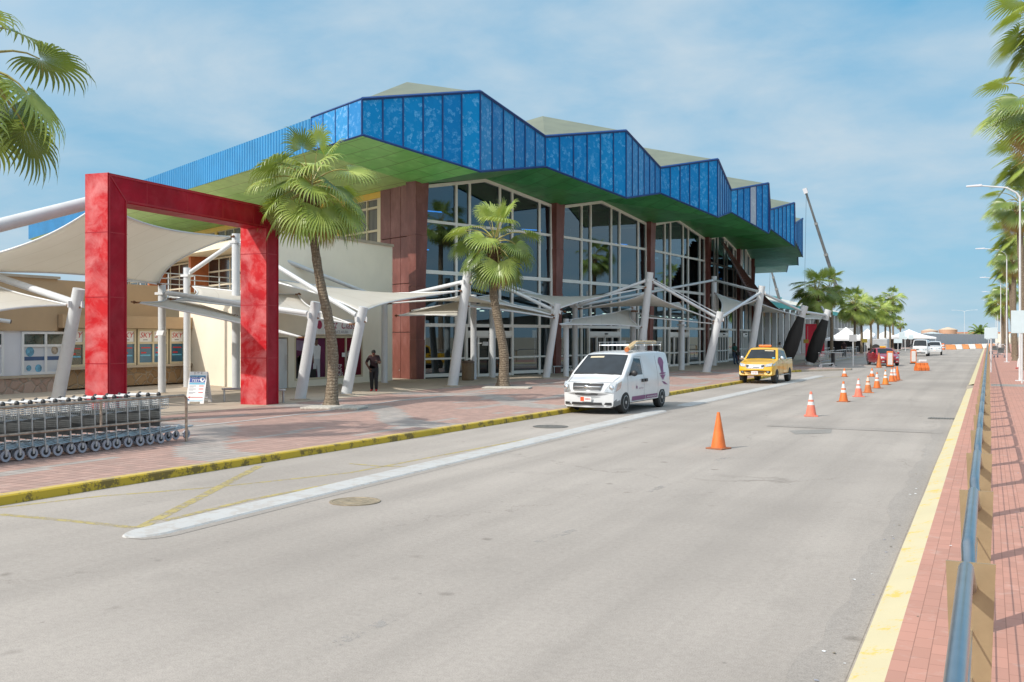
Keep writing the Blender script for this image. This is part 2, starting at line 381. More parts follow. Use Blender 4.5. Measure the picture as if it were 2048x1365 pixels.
def pavers(name,red,grey,size,joint,bands):
    m=bpy.data.materials.new(name); t=NT(m); p=t.pos(); s=t.n('SeparateXYZ',{0:p}); x,y=[t.math('MULTIPLY',t.math('FLOOR',t.math('DIVIDE',q,.24)),.24) for q in (s.outputs[0],s.outputs[1])]; pq=t.n('CombineXYZ',{0:x,1:y}).outputs[0]
    if size=='brick':
        rot=t.n('Mapping',{'Vector':p,'Rotation':(0,0,R(90))}).outputs[0]
        br=t.n('TexBrick',{'Vector':rot,'Scale':1.,'Brick Width':.25,'Row Height':.125,'Mortar Size':.0035,'Mortar Smooth':.3,'Color1':(.92,.91,.9,1),'Color2':(1.06,1.03,1.02,1),'Mortar':(.58,.55,.52,1)})
    else:
        br=t.n('TexBrick',{'Vector':p,'Scale':1.,'Brick Width':.24,'Row Height':.24,'Mortar Size':.009,'Mortar Smooth':.2,'Color1':(.85,.85,.85,1),'Color2':(1.1,1.06,1.05,1),'Mortar':(.38,.35,.33,1)},offset=0.)
    big=t.noise(p,.35,5,.6)
    if bands:
        u=t.math('ADD',y,t.math('MULTIPLY',t.math('SINE',t.math('MULTIPLY',x,.8)),1.1)); u=t.math('ADD',u,t.math('MULTIPLY',x,.55))
        b1=t.math('LESS_THAN',t.math('FRACT',t.math('DIVIDE',u,7.5)),.2)
        v=t.math('ADD',x,t.math('MULTIPLY',t.math('SINE',t.math('MULTIPLY',y,.35)),.35))
        b2=t.math('MULTIPLY',t.math('LESS_THAN',t.math('FRACT',t.math('DIVIDE',t.math('ADD',v,.55),2.1)),.24),t.math('GREATER_THAN',t.noise(t.scale(pq,.6,.22,1),1.,1),.5))
        k=t.math('MAXIMUM',b1,b2); c=t.mix(k,red,grey)
    else: c=t.mix(0.,red,grey)
    c=t.mix(t.ramp(big,(.35,0.),(.7,.4)),c,tuple(v_*.72+.03 for v_ in red))
    c=t.mix(1.,c,br.outputs[0],'MULTIPLY')
    c=t.mix(t.ramp(t.noise(p,4.5,6,.7),(.55,0.),(.8,.35)),c,(.62,.55,.5))
    vs=t.n('TexVoronoi',{'Vector':p,'Scale':1.7}).outputs[0]
    c=t.mix(t.math('MULTIPLY',t.ramp(vs,(.03,1.),(.06,0.)),.55),c,(.07,.06,.055))
    t.out(t.bsdf(c,.8,0.,t.bump(br.outputs[1],-.35,.008)).outputs[0]); return m
pav_left=pavers('red_and_grey_pavers',(.43,.285,.24),(.385,.365,.34),'sq',0,True)
pav_right=pavers('red_brick_pavers',(.50,.26,.20),(.4,.4,.4),'brick',0,False)
def worn_paint(name,col,under,thr=.5,sc=2.2,crack=.6,thin=False):
    m=bpy.data.materials.new(name); t=NT(m); p=t.pos(); n=t.noise(p,sc,7,.72); f=t.noise(p,26,4,.75)
    k=t.ramp(t.math('ADD',n,t.math('MULTIPLY',t.math('SUBTRACT',f,.5),.35)),(thr,0.),(thr+.06,1.))
    c=t.mix(t.math('MULTIPLY',t.noise(p,1.3,5),.5),col,tuple(x*.72 for x in col)); 
    if thin:
        b=t.bsdf(c,.8,0.); a=t.math('SUBTRACT',1.,t.math('MULTIPLY_ADD',k,crack-(1-thin),1-thin)); t.out(t.n('MixShader',{0:a,1:t.n('BsdfTransparent').outputs[0],2:b.outputs[0]}).outputs[0]); return m
    c=t.mix(t.math('MULTIPLY',k,crack),c,under)
    t.out(t.bsdf(c,.75,0.,t.bump(f,.2)).outputs[0]); return m
kerb_yellow=worn_paint('worn_yellow_kerb_paint',(.56,.39,.03),(.10,.075,.03),.52,2.6,.8)
kerb_top_yellow=worn_paint('kerb_top_yellow',(.60,.45,.12),(.36,.3,.2),.5,2.4,.8)
kerb_cream=worn_paint('faded_cream_kerb_paint',(.64,.565,.36),(.66,.47,.1),.56,3.2,.85)
line_yellow=worn_paint('worn_yellow_line',(.50,.41,.17),(.40,.368,.33),.48,4.5,.8,thin=.88)
line_white=worn_paint('worn_white_paint',(.53,.53,.52),(.43,.40,.37),.5,3.2,.75)
line_faint=worn_paint('faint_white_line',(.46,.435,.41),(.40,.368,.338),.44,4.2,.97,thin=.5)
sand=pm('dry_ground',(.36,.3,.22),.95,var=.2,vs=.3,world=True,dirt=.2)
def sheet(name,pts,z,mt,kind='structure'):
    o=MB().poly([(p[0],p[1],z) for p in pts]).build(name,mt); return tag(o,kind=kind)
sheet('ground',[(-1500,-600),(1500,-600),(1500,2500),(-1500,2500)],-.03,sand)
sheet('road',[(-40,-40),(-.2,-40),(-.2,330),(-40,330)],0,road_mat)
KL=[(-13.6,-30),(-12.62,9.6),(-12.29,17.7),(-11.84,29),(-11.45,45),(-11.33,50.4),(-11.5,58),(-11.95,66.5),(-11.4,69.2),(-9.6,72.2),(-8.75,73.6),(-8.75,74.5),(-10.2,75.6),(-12.2,78),(-13.0,84),(-13.2,105),(-13.,330)]
def offset(line,d):
    out=[]
    for i,p in enumerate(line):
        a=Vector(line[max(i-1,0)]); b=Vector(line[min(i+1,len(line)-1)]); t=(b-a).normalized(); out.append((p[0]-t.y*d,p[1]+t.x*d))
    return out
def strip(mb,l0,l1,z0,z1,mi=0):
    for i in range(len(l0)-1):
        mb.poly([(*l0[i],z0),(*l0[i+1],z0),(*l1[i+1],z1),(*l1[i],z1)],mi)
KH=.135
inner=offset(KL,.22)
for KS,mts in ((KL[:9],[kerb_yellow,kerb_top_yellow]),(KL[8:],[concrete,concrete])):
    k=MB(); inn=offset(KL,.22); i0=0 if KS is not KL and KS[0]==KL[0] else 8; sl=slice(i0,i0+len(KS))
    o2,o5=offset(KL,.02)[sl],offset(KL,.05)[sl]
    strip(k,KS,o2,0,KH-.02,0); strip(k,o2,o5,KH-.02,KH,0); strip(k,o5,inn[sl],KH,KH,1); tag(k.build('kerb',mts),kind='structure')
#offset(KL,.02),0,KH-.02,0); strip(k,offset(KL,.02),offset(KL,.05),KH-.02,KH,0); strip(k,offset(KL,.05),inner,KH,KH,1)
sheet('pavement',[(p[0],p[1]) for p in inner]+[(-60,330),(-60,-30)],KH-.004,pav_left)
walk=[(-21.2,-30),(-21.2,24),(-21.6,40),(-21.0,50),(-18.6,60),(-15.6,70),(-14.2,80),(-14.,120),(-60,120),(-60,-30)]
sheet('walkway',walk,KH,concrete)
wl=[G(372,856,.13),G(500,842,.13),G(632,826,.13),G(800,802,.13),G(1000,783,.13)]
wl=[(p.x,p.y) for p in wl]; m_=MB(); strip(m_,wl,offset(wl,.14),KH+.004,KH+.004)
tag(m_.build('paving_strip',line_white),kind='structure')
# raised white divider, two lengths
def divider(y0,y1,ox):
    mb=MB(); pl=[]; pr=[]; Y=[y0+.5*(1-math.cos(k*math.pi/16)) for k in range(8)]+[lerp(y0+.5,y1-.5,k/16) for k in range(17)]+[y1-.5*(1-math.cos(k*math.pi/16)) for k in range(7,-1,-1)]
    for y in Y:
        w=.27*min(1.,math.sqrt(max(0.,1-(max(0,y0+.5-y)/.5)**2))+.02)*min(1.,math.sqrt(max(0.,1-(max(0,y-y1+.5)/.5)**2))+.02)
        x=interp(ox,y); pl.append((x-w,y)); pr.append((x+w,y))
    strip(mb,pl,[(a+.03,b) for a,b in pl],.0,.022); strip(mb,[(a+.03,b) for a,b in pl],[(a-.03,b) for a,b in pr],.022,.022); strip(mb,[(a-.03,b) for a,b in pr],pr,.022,.0)
    tag(mb.build('lane_divider',line_white),kind='structure')
    ga=MB(); strip(ga,pr,[(a+.16,b) for a,b in pr],.004,.004); tag(ga.build('gravel_edge',gutter_mat),kind='structure')
OX=[(8.7,-9.25),(13.4,-9.33),(32,-9.5),(62,-9.2)]
divider(8.7,31,OX); divider(33.2,62.5,OX)
def roadline(pts,w,mt,name='road_marking',z=.004):
    mb=MB(); z=z*.35; strip(mb,offset(pts,w/2),offset(pts,-w/2),z,z); tag(mb.build(name,mt),kind='structure')
def gp(*a): return [tuple(G(x,y,0)[:2]) for x,y in a]
roadline(gp((0,1016),(200,993),(430,975),(700,946),(1100,870)),.10,line_yellow)
roadline(gp((0,1029),(150,1043),(270,1056)),.13,line_yellow,z=.006)
roadline(gp((280,1056),(400,995),(520,932)),.16,line_yellow,z=.008)
roadline(gp((330,1042),(500,1000),(700,962)),.12,line_yellow,z=.010)
roadline(gp((700,928),(760,933),(830,934)),.1,line_yellow,z=.012)
roadline(gp((1560,762),(1640,757),(1700,752)),.15,line_yellow,z=.006)
for a,b in (((640,1302),(780,1240)),((1075,1085),(1150,1060)),((1295,985),(1340,968)),((1430,922),(1460,914))):
    roadline(gp(a,b),.13,line_faint,z=.006)
# gutter and kerb on the right
rg=random.Random(5); gl_=[(-1.22+rg.uniform(-.05,.05)+.04*math.sin(i*.7),-4+i*.45) for i in range(120)]
sheet('gutter',[(-.9,-30),(-.9,330),(-1.2,330)]+gl_[::-1]+[(-1.2,-30)],.004,gutter_mat)
k=MB(); RK=[(-.885,-30),(-.885,48.5)]; RK2=[(-.885,52.5),(-.885,330)]
for L in (RK,RK2):
    n=60 if L is RK else 40
    ys=[lerp(L[0][1],L[1][1],i/n) for i in range(n+1)]; rnd=random.Random(3); 
    a=[(L[0][0]+rnd.uniform(-.006,.006),y) for y in ys]; b=[(q[0]+.02,q[1]) for q in a]; c=[(-.62,y) for y in ys]
    strip(k,b,a,.06,.0); strip(k,c,b,.12,.06)
tag(k.build('kerb',kerb_cream),kind='structure')
sheet('kerb_ramp',[(-.91,48.5),(-.62,48.5),(-.62,52.5),(-.91,52.5)],.05,concrete)
sheet('pavement',[(-.62,-30),(7.,-30),(7.,330),(-.62,330)],.12,pav_right)
sheet('paving_strip',[(.1,50.5),(2.0,50.5),(2.0,52.8),(.1,52.8)],.124,gutter_mat)
sheet('paving_strip',[(2.0,50.5),(6.9,50.5),(6.9,52.8),(2.0,52.8)],.124,concrete)
def patch(pts,mt,name='road_patch',z=.005): sheet(name,gp(*pts),z,mt)
patch([(1578,862),(1590,869),(1662,867),(1664,859)],patch_mat)
patch([(1533,853),(1885,868),(1890,862),(1540,850)],gutter_mat,z=.007)
def manhole(px,py,r,mt,label):
    c=G(px,py); mb=MB(); mb.lathe([(r*1.12,.002),(r*1.12,.012),(r,.012),(r*.98,.006),(r*.6,.007),(r*.58,.012),(r*.3,.012),(r*.28,.007),(0.01,.007)],(c.x,c.y,0),28)
    tag(mb.build('manhole_cover',mt,smooth=30),label,'manhole cover')
iron=pm('rusty_cast_iron',(.33,.27,.19),.7,.4,var=.3,vs=12); iron2=pm('dark_cast_iron',(.2,.185,.165),.6,.5,var=.3,vs=12)
manhole(710,1004,.33,iron,'rusty brown round manhole cover beside the white lane divider, nearest to the camera')
manhole(1101,854,.42,iron2,'dark grey round manhole cover in the bay lane in front of the white van')
c=G(1886,838); mb=MB()
for i in range(9): mb.box((c.x-.35+i*.075,c.y-.2,.005),(c.x-.31+i*.075,c.y+.2,.02))
mb.box((c.x-.4,c.y-.26,.003),(c.x+.36,c.y+.26,.008)); tag(mb.build('drain_grate',iron2),'dark slotted drain grate in the road by the yellow kerb','drain')
# ================================================================ terminal building
PC=lambda a,h: W(a[0],a[1],h)
TP=[(-1.57,48.96),(6.67,58.3),(13.97,67.7),(20.14,78.3),(25.44,89.8),(29.67,101.7),(32.6,113.5),(34.6,125.5)]
VP=[(-6.9,45.7),(1.8,54.3),(9.57,64.35),(16.3,74.2),(22.2,85.7),(27.3,96.2),(30.9,107.8),(33.3,119.6),(34.3,131)]
CP=[(-5.0,52.6),(2.64,61.0),(9.7,70.8),(15.9,81.7),(20.9,92.6),(25.0,104.2),(27.9,116.0),(29.8,128)]
TZ,VZ,TB,VB,CZ,AZ,PZ=14.4,13.26,10.5,11.65,10.42,11.3,16.
o0=PC(CP[0],.13); term=thing('terminal_building','long terminal with zigzag blue fascia, green soffit, rust-brown columns and glass walls','building',(o0.x,o0.y,.13))
fl_d=Vector((-.624,.782))
FE=(-46.,94.8)
def fascia_face(a,za0,za1,b,zb0,zb1,n,mt,rib,mid=None):
    mb=MB(); A0,A1,B0,B1=PC(a,za0),PC(a,za1),PC(b,zb0),PC(b,zb1)
    for i in range(n):
        s,e=i/n,(i+1)/n
        mb.poly([A0.lerp(B0,s),A0.lerp(B0,e),A1.lerp(B1,e),A1.lerp(B1,s)],0,[(fseed[0]+i+.02,0),(fseed[0]+i+.98,0),(fseed[0]+i+.98,1),(fseed[0]+i+.02,1)])
    fseed[0]+=n+3
    d=(B0-A0); d.z=0; nrm=Vector((d.y,-d.x,0)).normalized()
    for i in range(n+1):
        s=i/n; p0,p1=A0.lerp(B0,s),A1.lerp(B1,s); u=d.normalized()*.032
        mb.obox((p0+p1)/2+nrm*.012,u,nrm*.035,(p1-p0)/2,1)
    mb.tube([A1+nrm*.03+V3(0,0,.04),B1+nrm*.03+V3(0,0,.04)],.08,4,1); mb.tube([A0+nrm*.03,B0+nrm*.03],.06,4,1)
    return mb.build('fascia',[mt,rib],term)
fseed=[1]
KP=(-10.0,49.6)
fascia_face(VP[0],VB,VZ,KP,VB,VZ,4,blue_art_pale,blue_dark)
fs=MB(); kv,fv=Vector(KP),Vector(FE); nr=170
dkf=(PC(FE,0)-PC(KP,0)).normalized(); nkf=Vector((-dkf.y,dkf.x,0))
if nkf.dot(Vector((0,-1,0)))<0: nkf=-nkf
for i in range(nr):
    for s,e,o_ in ((i,i+.5,0),(i+.5,i+.58,.05),(i+.58,i+.92,.05),(i+.92,i+1,.0)):
        a=kv.lerp(fv,s/nr); b=kv.lerp(fv,e/nr); oa=o_ if o_ and s!=i+.5 else 0; ob=.05 if s in(i+.5,i+.58) else 0
        if s==i+.92: oa=.05
        fs.poly([PC(a,VB)+nkf*oa,PC(b,VB)+nkf*ob,PC(b,VZ)+nkf*ob,PC(a,VZ)+nkf*oa])
fs.build('cladding',blue_sheet,term)
n8=len(TP)
for i in range(n8):
    m1=blue_art; m2=blue_art_pale  # right-hand faces paler: their different lighting is put into the paint
    fascia_face(VP[i],VB,VZ,TP[i],TB,TZ,6,m1,blue_dark); fascia_face(TP[i],TB,TZ,VP[i+1],VB,VZ,6,m2,blue_dark)
# one silver panel on the fourth face
a,b=PC(VP[3],0),PC(TP[3],0); d=(b-a).normalized(); nn=Vector((d.y,-d.x,0))
def fpt(s,top): return PC(Vector(VP[3]).lerp(Vector(TP[3]),s),lerp(VZ,TZ,s) if top else lerp(VB,TB,s))+nn*.02
fm=MB(); fm.poly([fpt(.51,0),fpt(.66,0),fpt(.66,1),fpt(.51,1)],0,[(0,0),(1,0),(1,1),(0,1)]); so=fm.build('fascia',blue_silver,term); so['label']='silver-white replacement fascia panel'
# roof
def nin(i): a=Vector(TP[i]); b=Vector(CP[i]); return (b-a).normalized()
def apex(i): return (Vector(CP[i]).lerp(Vector(CP[i+1]),.45)) if i<n8-1 else Vector(CP[i])+(Vector(CP[i])-Vector(CP[i-1]))*.5
P=[PC(Vector(CP[i])+nin(i)*.9,PZ) for i in range(n8)]
Q=[PC(apex(i)+nin(i)*6,13.5) for i in range(n8)]
RR=[PC(Vector(CP[i])+nin(i)*16,14.2) for i in range(n8)]
rf=MB(); vt=[PC(v,VZ) for v in VP]; tt=[PC(v,TZ) for v in TP]
for i in range(n8):
    rf.poly([vt[i],tt[i],P[i]]); rf.poly([tt[i],vt[i+1],P[i]]); rf.poly([P[i],vt[i+1],Q[i]])
    if i<n8-1: rf.poly([vt[i+1],P[i+1],Q[i]]); rf.poly([Q[i],P[i+1],RR[i+1]]); rf.poly([Q[i],RR[i+1],RR[i]])
    rf.poly([P[i],Q[i],RR[i]])
Fv=PC(FE,VZ); rf.poly([Fv,vt[0],P[0],RR[0]]); back=[PC((-30,130),14),PC((0,140),14)]
rf.poly([Fv,RR[0],back[0]]); rf.poly([back[0],RR[0],RR[3],RR[6]]); rf.poly([back[0],RR[6],RR[7],back[1]]); rf.poly([RR[7],Q[7],vt[8],back[1]])
for i in (0,): 
    rf.poly([RR[0],RR[1],RR[2],RR[3]]); rf.poly([RR[3],RR[4],RR[5],RR[6]])
rf.build('roof',roof_olive,term)
# soffit
vb=[PC(v,VB) for v in VP]; tb=[PC(v,TB) for v in TP]; cb=[PC(c,CZ) for c in CP]; ab=[PC(apex(i),AZ) for i in range(n8)]
Kb,Fb=PC(KP,VB),PC(FE,VB); WF=PC(Vector(CP[0])+fl_d*60,CZ)
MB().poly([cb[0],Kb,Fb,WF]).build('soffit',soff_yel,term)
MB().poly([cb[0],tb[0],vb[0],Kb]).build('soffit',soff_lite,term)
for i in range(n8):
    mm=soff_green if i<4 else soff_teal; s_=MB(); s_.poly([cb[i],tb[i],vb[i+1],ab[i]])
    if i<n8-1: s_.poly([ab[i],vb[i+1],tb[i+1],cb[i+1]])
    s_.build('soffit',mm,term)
# columns: tapered boxes with seams
def column(c,c2,i):
    c=Vector(c); u=(Vector(c2)-c).normalized(); n=-nin(i); mb=MB(); rings=[]; zs=[.13,2.2,2.23,5.0,5.03,7.7,7.73,CZ+.2]
    for z in zs:
        k=(z-.13)/CZ; w=lerp(.27,.47,k); dd=lerp(.24,.42,k); gp_=.03 if z in(2.23,5.03,7.73) else 0
        rings.append([PC(c+u*(sx*(w-gp_))+n*(sy*(dd-gp_)),z) for sx,sy in((-1,-1),(1,-1),(1,1),(-1,1))])
    for a,b in zip(rings,rings[1:]):
        for k in range(4): mb.poly([a[k],a[(k+1)%4],b[(k+1)%4],b[k]])
    mb.build('column',rust_brown,term)
for i in range(n8): column(CP[i],CP[i+1] if i<n8-1 else (Vector(CP[i])*2-Vector(CP[i-1])),i)
# brown side wall next to the first column
c0=Vector(CP[0]); mb=MB()
def strip_wall(mb,p,q,z0,z1,th,mi=0):
    a,b=PC(p,0),PC(q,0); mb.slab((a.x,a.y),(b.x,b.y),z0,z1,-th/2,th/2,mi)
for j in range(3):
    for z0,z1 in((.13,2.6),(2.63,5.2),(5.23,7.72),(7.75,CZ+.15)):
        strip_wall(mb,c0+fl_d*(.3+j*1.05),c0+fl_d*(.3+j*1.05+1.02),z0,z1,.4)
mb.build('wall',rust_brown,term,bevel=.012)
# flank wall: beige below, window band above
uw=MB()
for z in (5.1,6.1,7.1,8.05): strip_wall(uw,c0+fl_d*14,c0+fl_d*46,z,z+.12,.5)
for j in range(17): strip_wall(uw,c0+fl_d*(14+j*2.),c0+fl_d*(14.14+j*2.),5.1,8.1,.46)
for j in range(3): strip_wall(uw,c0+fl_d*(19+j*9),c0+fl_d*(19.4+j*9),5.0,8.3,3.2,1)
strip_wall(uw,c0+fl_d*13,c0+fl_d*47,8.3,8.75,5.,2)
uo=uw.build('terrace_window_band',[pm('cream_frame_b',(.6,.54,.42),.5),pm('orange_brown_post',(.45,.14,.05),.6,var=.2),beige_pale],term)
up_=MB(); strip_wall(up_,c0+fl_d*14,c0+fl_d*46,5.1,8.1,.4); up_.build('pane',pm('dark_pane',(.02,.024,.024),.1,var=.6,vs=3,world=True,spec=.8),uo)
fw=MB(); strip_wall(fw,c0+fl_d*3.4,c0+fl_d*60,.13,6.9,.3); fw.build('wall',beige,term)
wn=MB(); strip_wall(wn,c0+fl_d*3.4,c0+fl_d*60,10.1,CZ+.02,.34,1)
for z in (6.95,8.25,9.55,10.05): strip_wall(wn,c0+fl_d*3.4,c0+fl_d*60,z,z+.12,.2,0)
for j in range(30):
    wd=.1 if j%3 else .45; strip_wall(wn,c0+fl_d*(3.45+j*1.55),c0+fl_d*(3.45+j*1.55+wd),6.9,10.1,.24,1 if j%3==0 and j else 0)
cream_frame=pm('cream_window_frame',(.6,.52,.36),.5,var=.05); yellow_trim=pm('yellow_trim',(.68,.43,.05),.5,var=.08)
wf=wn.build('window_band',[cream_frame,yellow_trim],term)
curtain=pm('grey_curtain',(.10,.10,.085),.6,var=.5,vs=2.2,st=(3,3,.1),world=True,spec=.8)
pn=MB(); strip_wall(pn,c0+fl_d*3.4,c0+fl_d*60,6.9,10.1,.05); pn.build('pane',curtain,wf)
# glazed bays
FR=[0,.229,.328,.5625,.663,.895,1.]
frame_white=pm('white_window_frame',(.80,.79,.75),.45,var=.04)
def bay(i):
    a=Vector(CP[i]); b=Vector(CP[i+1]); u=(b-a).normalized(); a=a+u*.42; b=b-u*.42; L=(b-a).length; n=-nin(i)
    def top(s): return lerp(CZ,AZ,s/.45) if s<.45 else lerp(AZ,CZ,(s-.45)/.55)
    fr=MB(); pw=lambda s,z,o=0.: PC(a.lerp(b,s)+n*o,z)
    def bar(s0,z0,s1,z1,w=.075,dp=.09): 
        p,q=pw(s0,z0),pw(s1,z1); t=(q-p).normalized(); nn=PC(n,0)-PC((0,0),0); nn.normalize(); sd=t.cross(nn).normalized()
        fr.obox((p+q)/2,t*((q-p).length/2),nn*dp,sd*w)
    ds,de=.3,.66
    for k,s in enumerate(FR):
        if ds<s<de and True: bar(s,3.0,s,top(s)-.06)
        else: bar(s,.13,s,top(s)-.06)
    for z,w in((8.55,.075),(5.84,.1),(3.0,.09)): bar(0,z,1,z,w,.085)
    for s0,s1 in((0,ds),(de,1)): bar(s0,1.19,s1,1.19,.05,.08); bar(s0,.3,s1,.3,.09,.08)
    bar(0,CZ-.08,.45,AZ-.08,.09,.1); bar(.45,AZ-.08,1,CZ-.08,.09,.1)
    gl=MB(); ss=[0,.45,1]; gl.poly([pw(0,.13),pw(ds,.13),pw(ds,3),pw(de,3),pw(de,.13),pw(1,.13),pw(1,top(1)),pw(.45,AZ),pw(0,top(0))])
    f=fr.build('window_wall',frame_white,term); gl.build('pane',glass_tint,f)
    # automatic doors
    d=MB(); 
    def dbar(s0,z0,s1,z1,w,dp=.1,o=.03):
        p,q=pw(s0,z0,o),pw(s1,z1,o); t=(q-p).normalized(); nn=(PC(n,0)-PC((0,0),0)).normalized(); sd=t.cross(nn).normalized(); d.obox((p+q)/2,t*((q-p).length/2),nn*dp,sd*w)
    dbar(ds,2.55,de,2.55,.16,.14); dbar(ds,.13,ds,2.95,.07,.12); dbar(de,.13,de,2.95,.07,.12)
    for k in range(1,4):
        s=lerp(ds,de,k/4); dbar(s,.13,s,2.4,.055)
    for k in range(4):
        s0,s1=lerp(ds,de,k/4),lerp(ds,de,(k+1)/4); dbar(s0+.006,.2,s1-.006,.2,.09,.06); dbar(s0+.006,1.15,s1-.006,1.15,.05,.06); dbar(s0+.006,2.36,s1-.006,2.36,.05,.06)
    dd=d.build('door',frame_white,term)
    g2=MB(); g2.poly([pw(ds,.14,.02),pw(de,.14,.02),pw(de,2.4,.02),pw(ds,2.4,.02)]); g2.build('pane',glass_dark,dd)
    sn=MB(); m=pw((ds+de)/2,2.56,.2); sn.ball(m,(.16,.16,.05),10); sn.build('door_sensor',black_plastic,dd)
    # interior
    it=MB(); it.poly([PC(a+(-n)*.2,.14),PC(b-n*.2,.14),PC(b-n*13,.14),PC(a-n*13,.14)],0)
    it.poly([PC(a-n*13,.14),PC(b-n*13,.14),PC(b-n*13,12),PC(a-n*13,12)],1); it.poly([PC(a-n*.3,11.5),PC(b-n*.3,11.5),PC(b-n*13,12.),PC(a-n*13,12.)],1)
    it.poly([PC(a-n*5,4.2),PC(b-n*5,4.2),PC(b-n*13,4.2),PC(a-n*13,4.2)],1); it.poly([PC(a-n*5,4.2),PC(b-n*5,4.2),PC(b-n*5,4.9),PC(a-n*5,4.9)],2)
    for s in(.3,.75):
        q=PC(a.lerp(b,s)-n*7,0); it.lathe([(.3,.14),(.3,11.8)],(q.x,q.y,0),10,2)
    it.build('interior',[int_floor,dark_interior,int_grey],term)
    cl=MB()
    for s in (.12,.32,.52,.72,.9):
        for dp in (5.6,8.5):
            q=PC(a.lerp(b,s)-n*dp,4.17); cl.lathe([(.16,-.02),(.16,.0)],tuple(q),10)
    cl.build('ceiling_lamp',lamp_white,term)
    lb=MB()
    for z,s0,s1,dp in((9.6,.02,.42,3.5),(8.3,.05,.26,3.),(7.2,.05,.24,2.5)) if i==0 else ((9.3,.1,.3,3.5),):
        p,q=PC(a.lerp(b,s0)-n*dp,z),PC(a.lerp(b,s1)-n*dp,z+.12); lb.tube([p,q],.035,6)
    lb.build('strip_light',led_blue,term)
lamp_white=emis('white_ceiling_lamp',(1.,.93,.8,1),5.)
int_floor=pm('polished_floor',(.13,.13,.125),.2,var=.2); int_grey=pm('interior_grey',(.16,.18,.19),.6,var=.1)
for i in range(n8-1): bay(i)
# dark rear envelope so that the hall is closed behind
bk=MB(); 
for i in range(n8-1):
    a=PC(Vector(CP[i])+nin(i)*13.2,.13); b=PC(Vector(CP[i+1])+nin(i+1)*13.2,.13); bk.poly([a,b,b+V3(0,0,13),a+V3(0,0,13)])
a=PC(Vector(CP[-1])+nin(7)*13.2,.13); b=PC(CP[-1],.13); bk.poly([a,b,b+V3(0,0,10.6),a+V3(0,0,13)])
bk.build('wall',beige,term)
# brown louvred screen sweeping down at the far bays
scr=MB(); A=PC(Vector(CP[3])+Vector((2.0,-1.2)),10.2); 
def scrf(u,v):
    p=Vector(CP[3]).lerp(Vector(CP[6]),u)-nin(4)*lerp(.9,3.6,v)+Vector((.4,.0))
    ztop=lerp(10.3,6.9,u); zbot=lerp(5.2,4.9,u); return PC(p,lerp(ztop,zbot,v)+.18*math.sin(u*70)*0)
scr.grid(lambda u,v:scrf(u,v)+(PC(nin(4),0)-PC((0,0),0))*.12,40,6)
for j in range(24):
    v0=j/24; v1=v0+.03
    scr.grid(lambda u,v:scrf(u,lerp(v0,v1,v))-V3(0,0,0),40,1)
    scr.grid(lambda u,v:scrf(u,v1+.012)+(PC(-nin(4),0)-PC((0,0),0))*(.14 if int(u*40)%2 else .07)*(1-v),40,1)
scr.build('louvre_screen',pm('brown_louvre',(.17,.085,.06),.6,var=.3,vs=3),term)
# ================================================================ annex with the lounge (plain pale wing), parallel to the road
AX=-27.7; ay0,ay1=33.3,43.6
ann=thing('annex_building','pale plastered two-storey wing with a shop front, left of the rust-brown columns','building',(AX,ay0,.13))
w=MB(); sy0,sy1=35.6,40.9   # shop opening
w.box((AX-1,ay0,.13),(AX,sy0-1.35,7.)); w.box((AX-1,sy0-.45,.13),(AX,sy0,7.)); w.box((AX-1,sy0-1.35,2.35),(AX,sy0-.45,7.)); w.box((AX-1,sy0,2.44),(AX,sy1,7.)); w.box((AX-1,sy0,.13),(AX,sy1,.42)); w.box((AX-1,sy1,.13),(AX,ay1,7.)); w.box((AX-1.4,sy0-1.5,.13),(AX-1.02,sy1+.1,2.9))
w.build('wall',beige_pale,ann)
w=MB(); w.box((AX-1.05,ay0-.06,7.),(AX+.07,ay1+.05,7.13)); w.build('wall_cap',concrete,ann)
w=MB(); w.prism([(AX,ay0),(AX,ay0+.02),(-36,37.6),(-36,37.2)],.13,4.4); w.build('side_wall',beige_pale,ann)
dr=MB(); dr.box((AX-.08,sy0-1.3,.13),(AX-.03,sy0-.5,2.3)); d_=dr.build('door',white_paint,ann,bevel=.01)
hd=MB(); hd.tube([(AX+.03,sy0-.62,.9),(AX+.03,sy0-.62,1.6)],.018,6); hd.build('handle',steel,d_)
shop=MB(); z0,z1=.42,2.42
for y in (sy0+.03,36.6,37.95,39.5,sy1-.03): shop.box((AX-.1,y-.045,z0),(AX+.012,y+.045,z1))
shop.box((AX-.1,sy0,z0),(AX+.01,sy1,z0+.1)); shop.box((AX-.1,sy0,z1-.1),(AX+.01,sy1,z1))
sw=shop.build('shop_window',cream_frame,ann)
poster_bg=pm('purple_poster',(.10,.02,.06),.6,var=.5,vs=.8,spec=.15); poster_red=pm('dark_red_poster',(.14,.006,.022),.6,var=.35,vs=1.2,spec=.15)
def flat(mb,y0,y1,za,zb,x,mi=0): mb.poly([(x,y0,za),(x,y1,za),(x,y1,zb),(x,y0,zb)],mi)
pp=MB(); flat(pp,sy0,36.6,z0,z1,AX-.05,0); flat(pp,36.6,37.95,z0,z1,AX-.05,0); flat(pp,37.95,sy1,z0,z1,AX-.05,1)
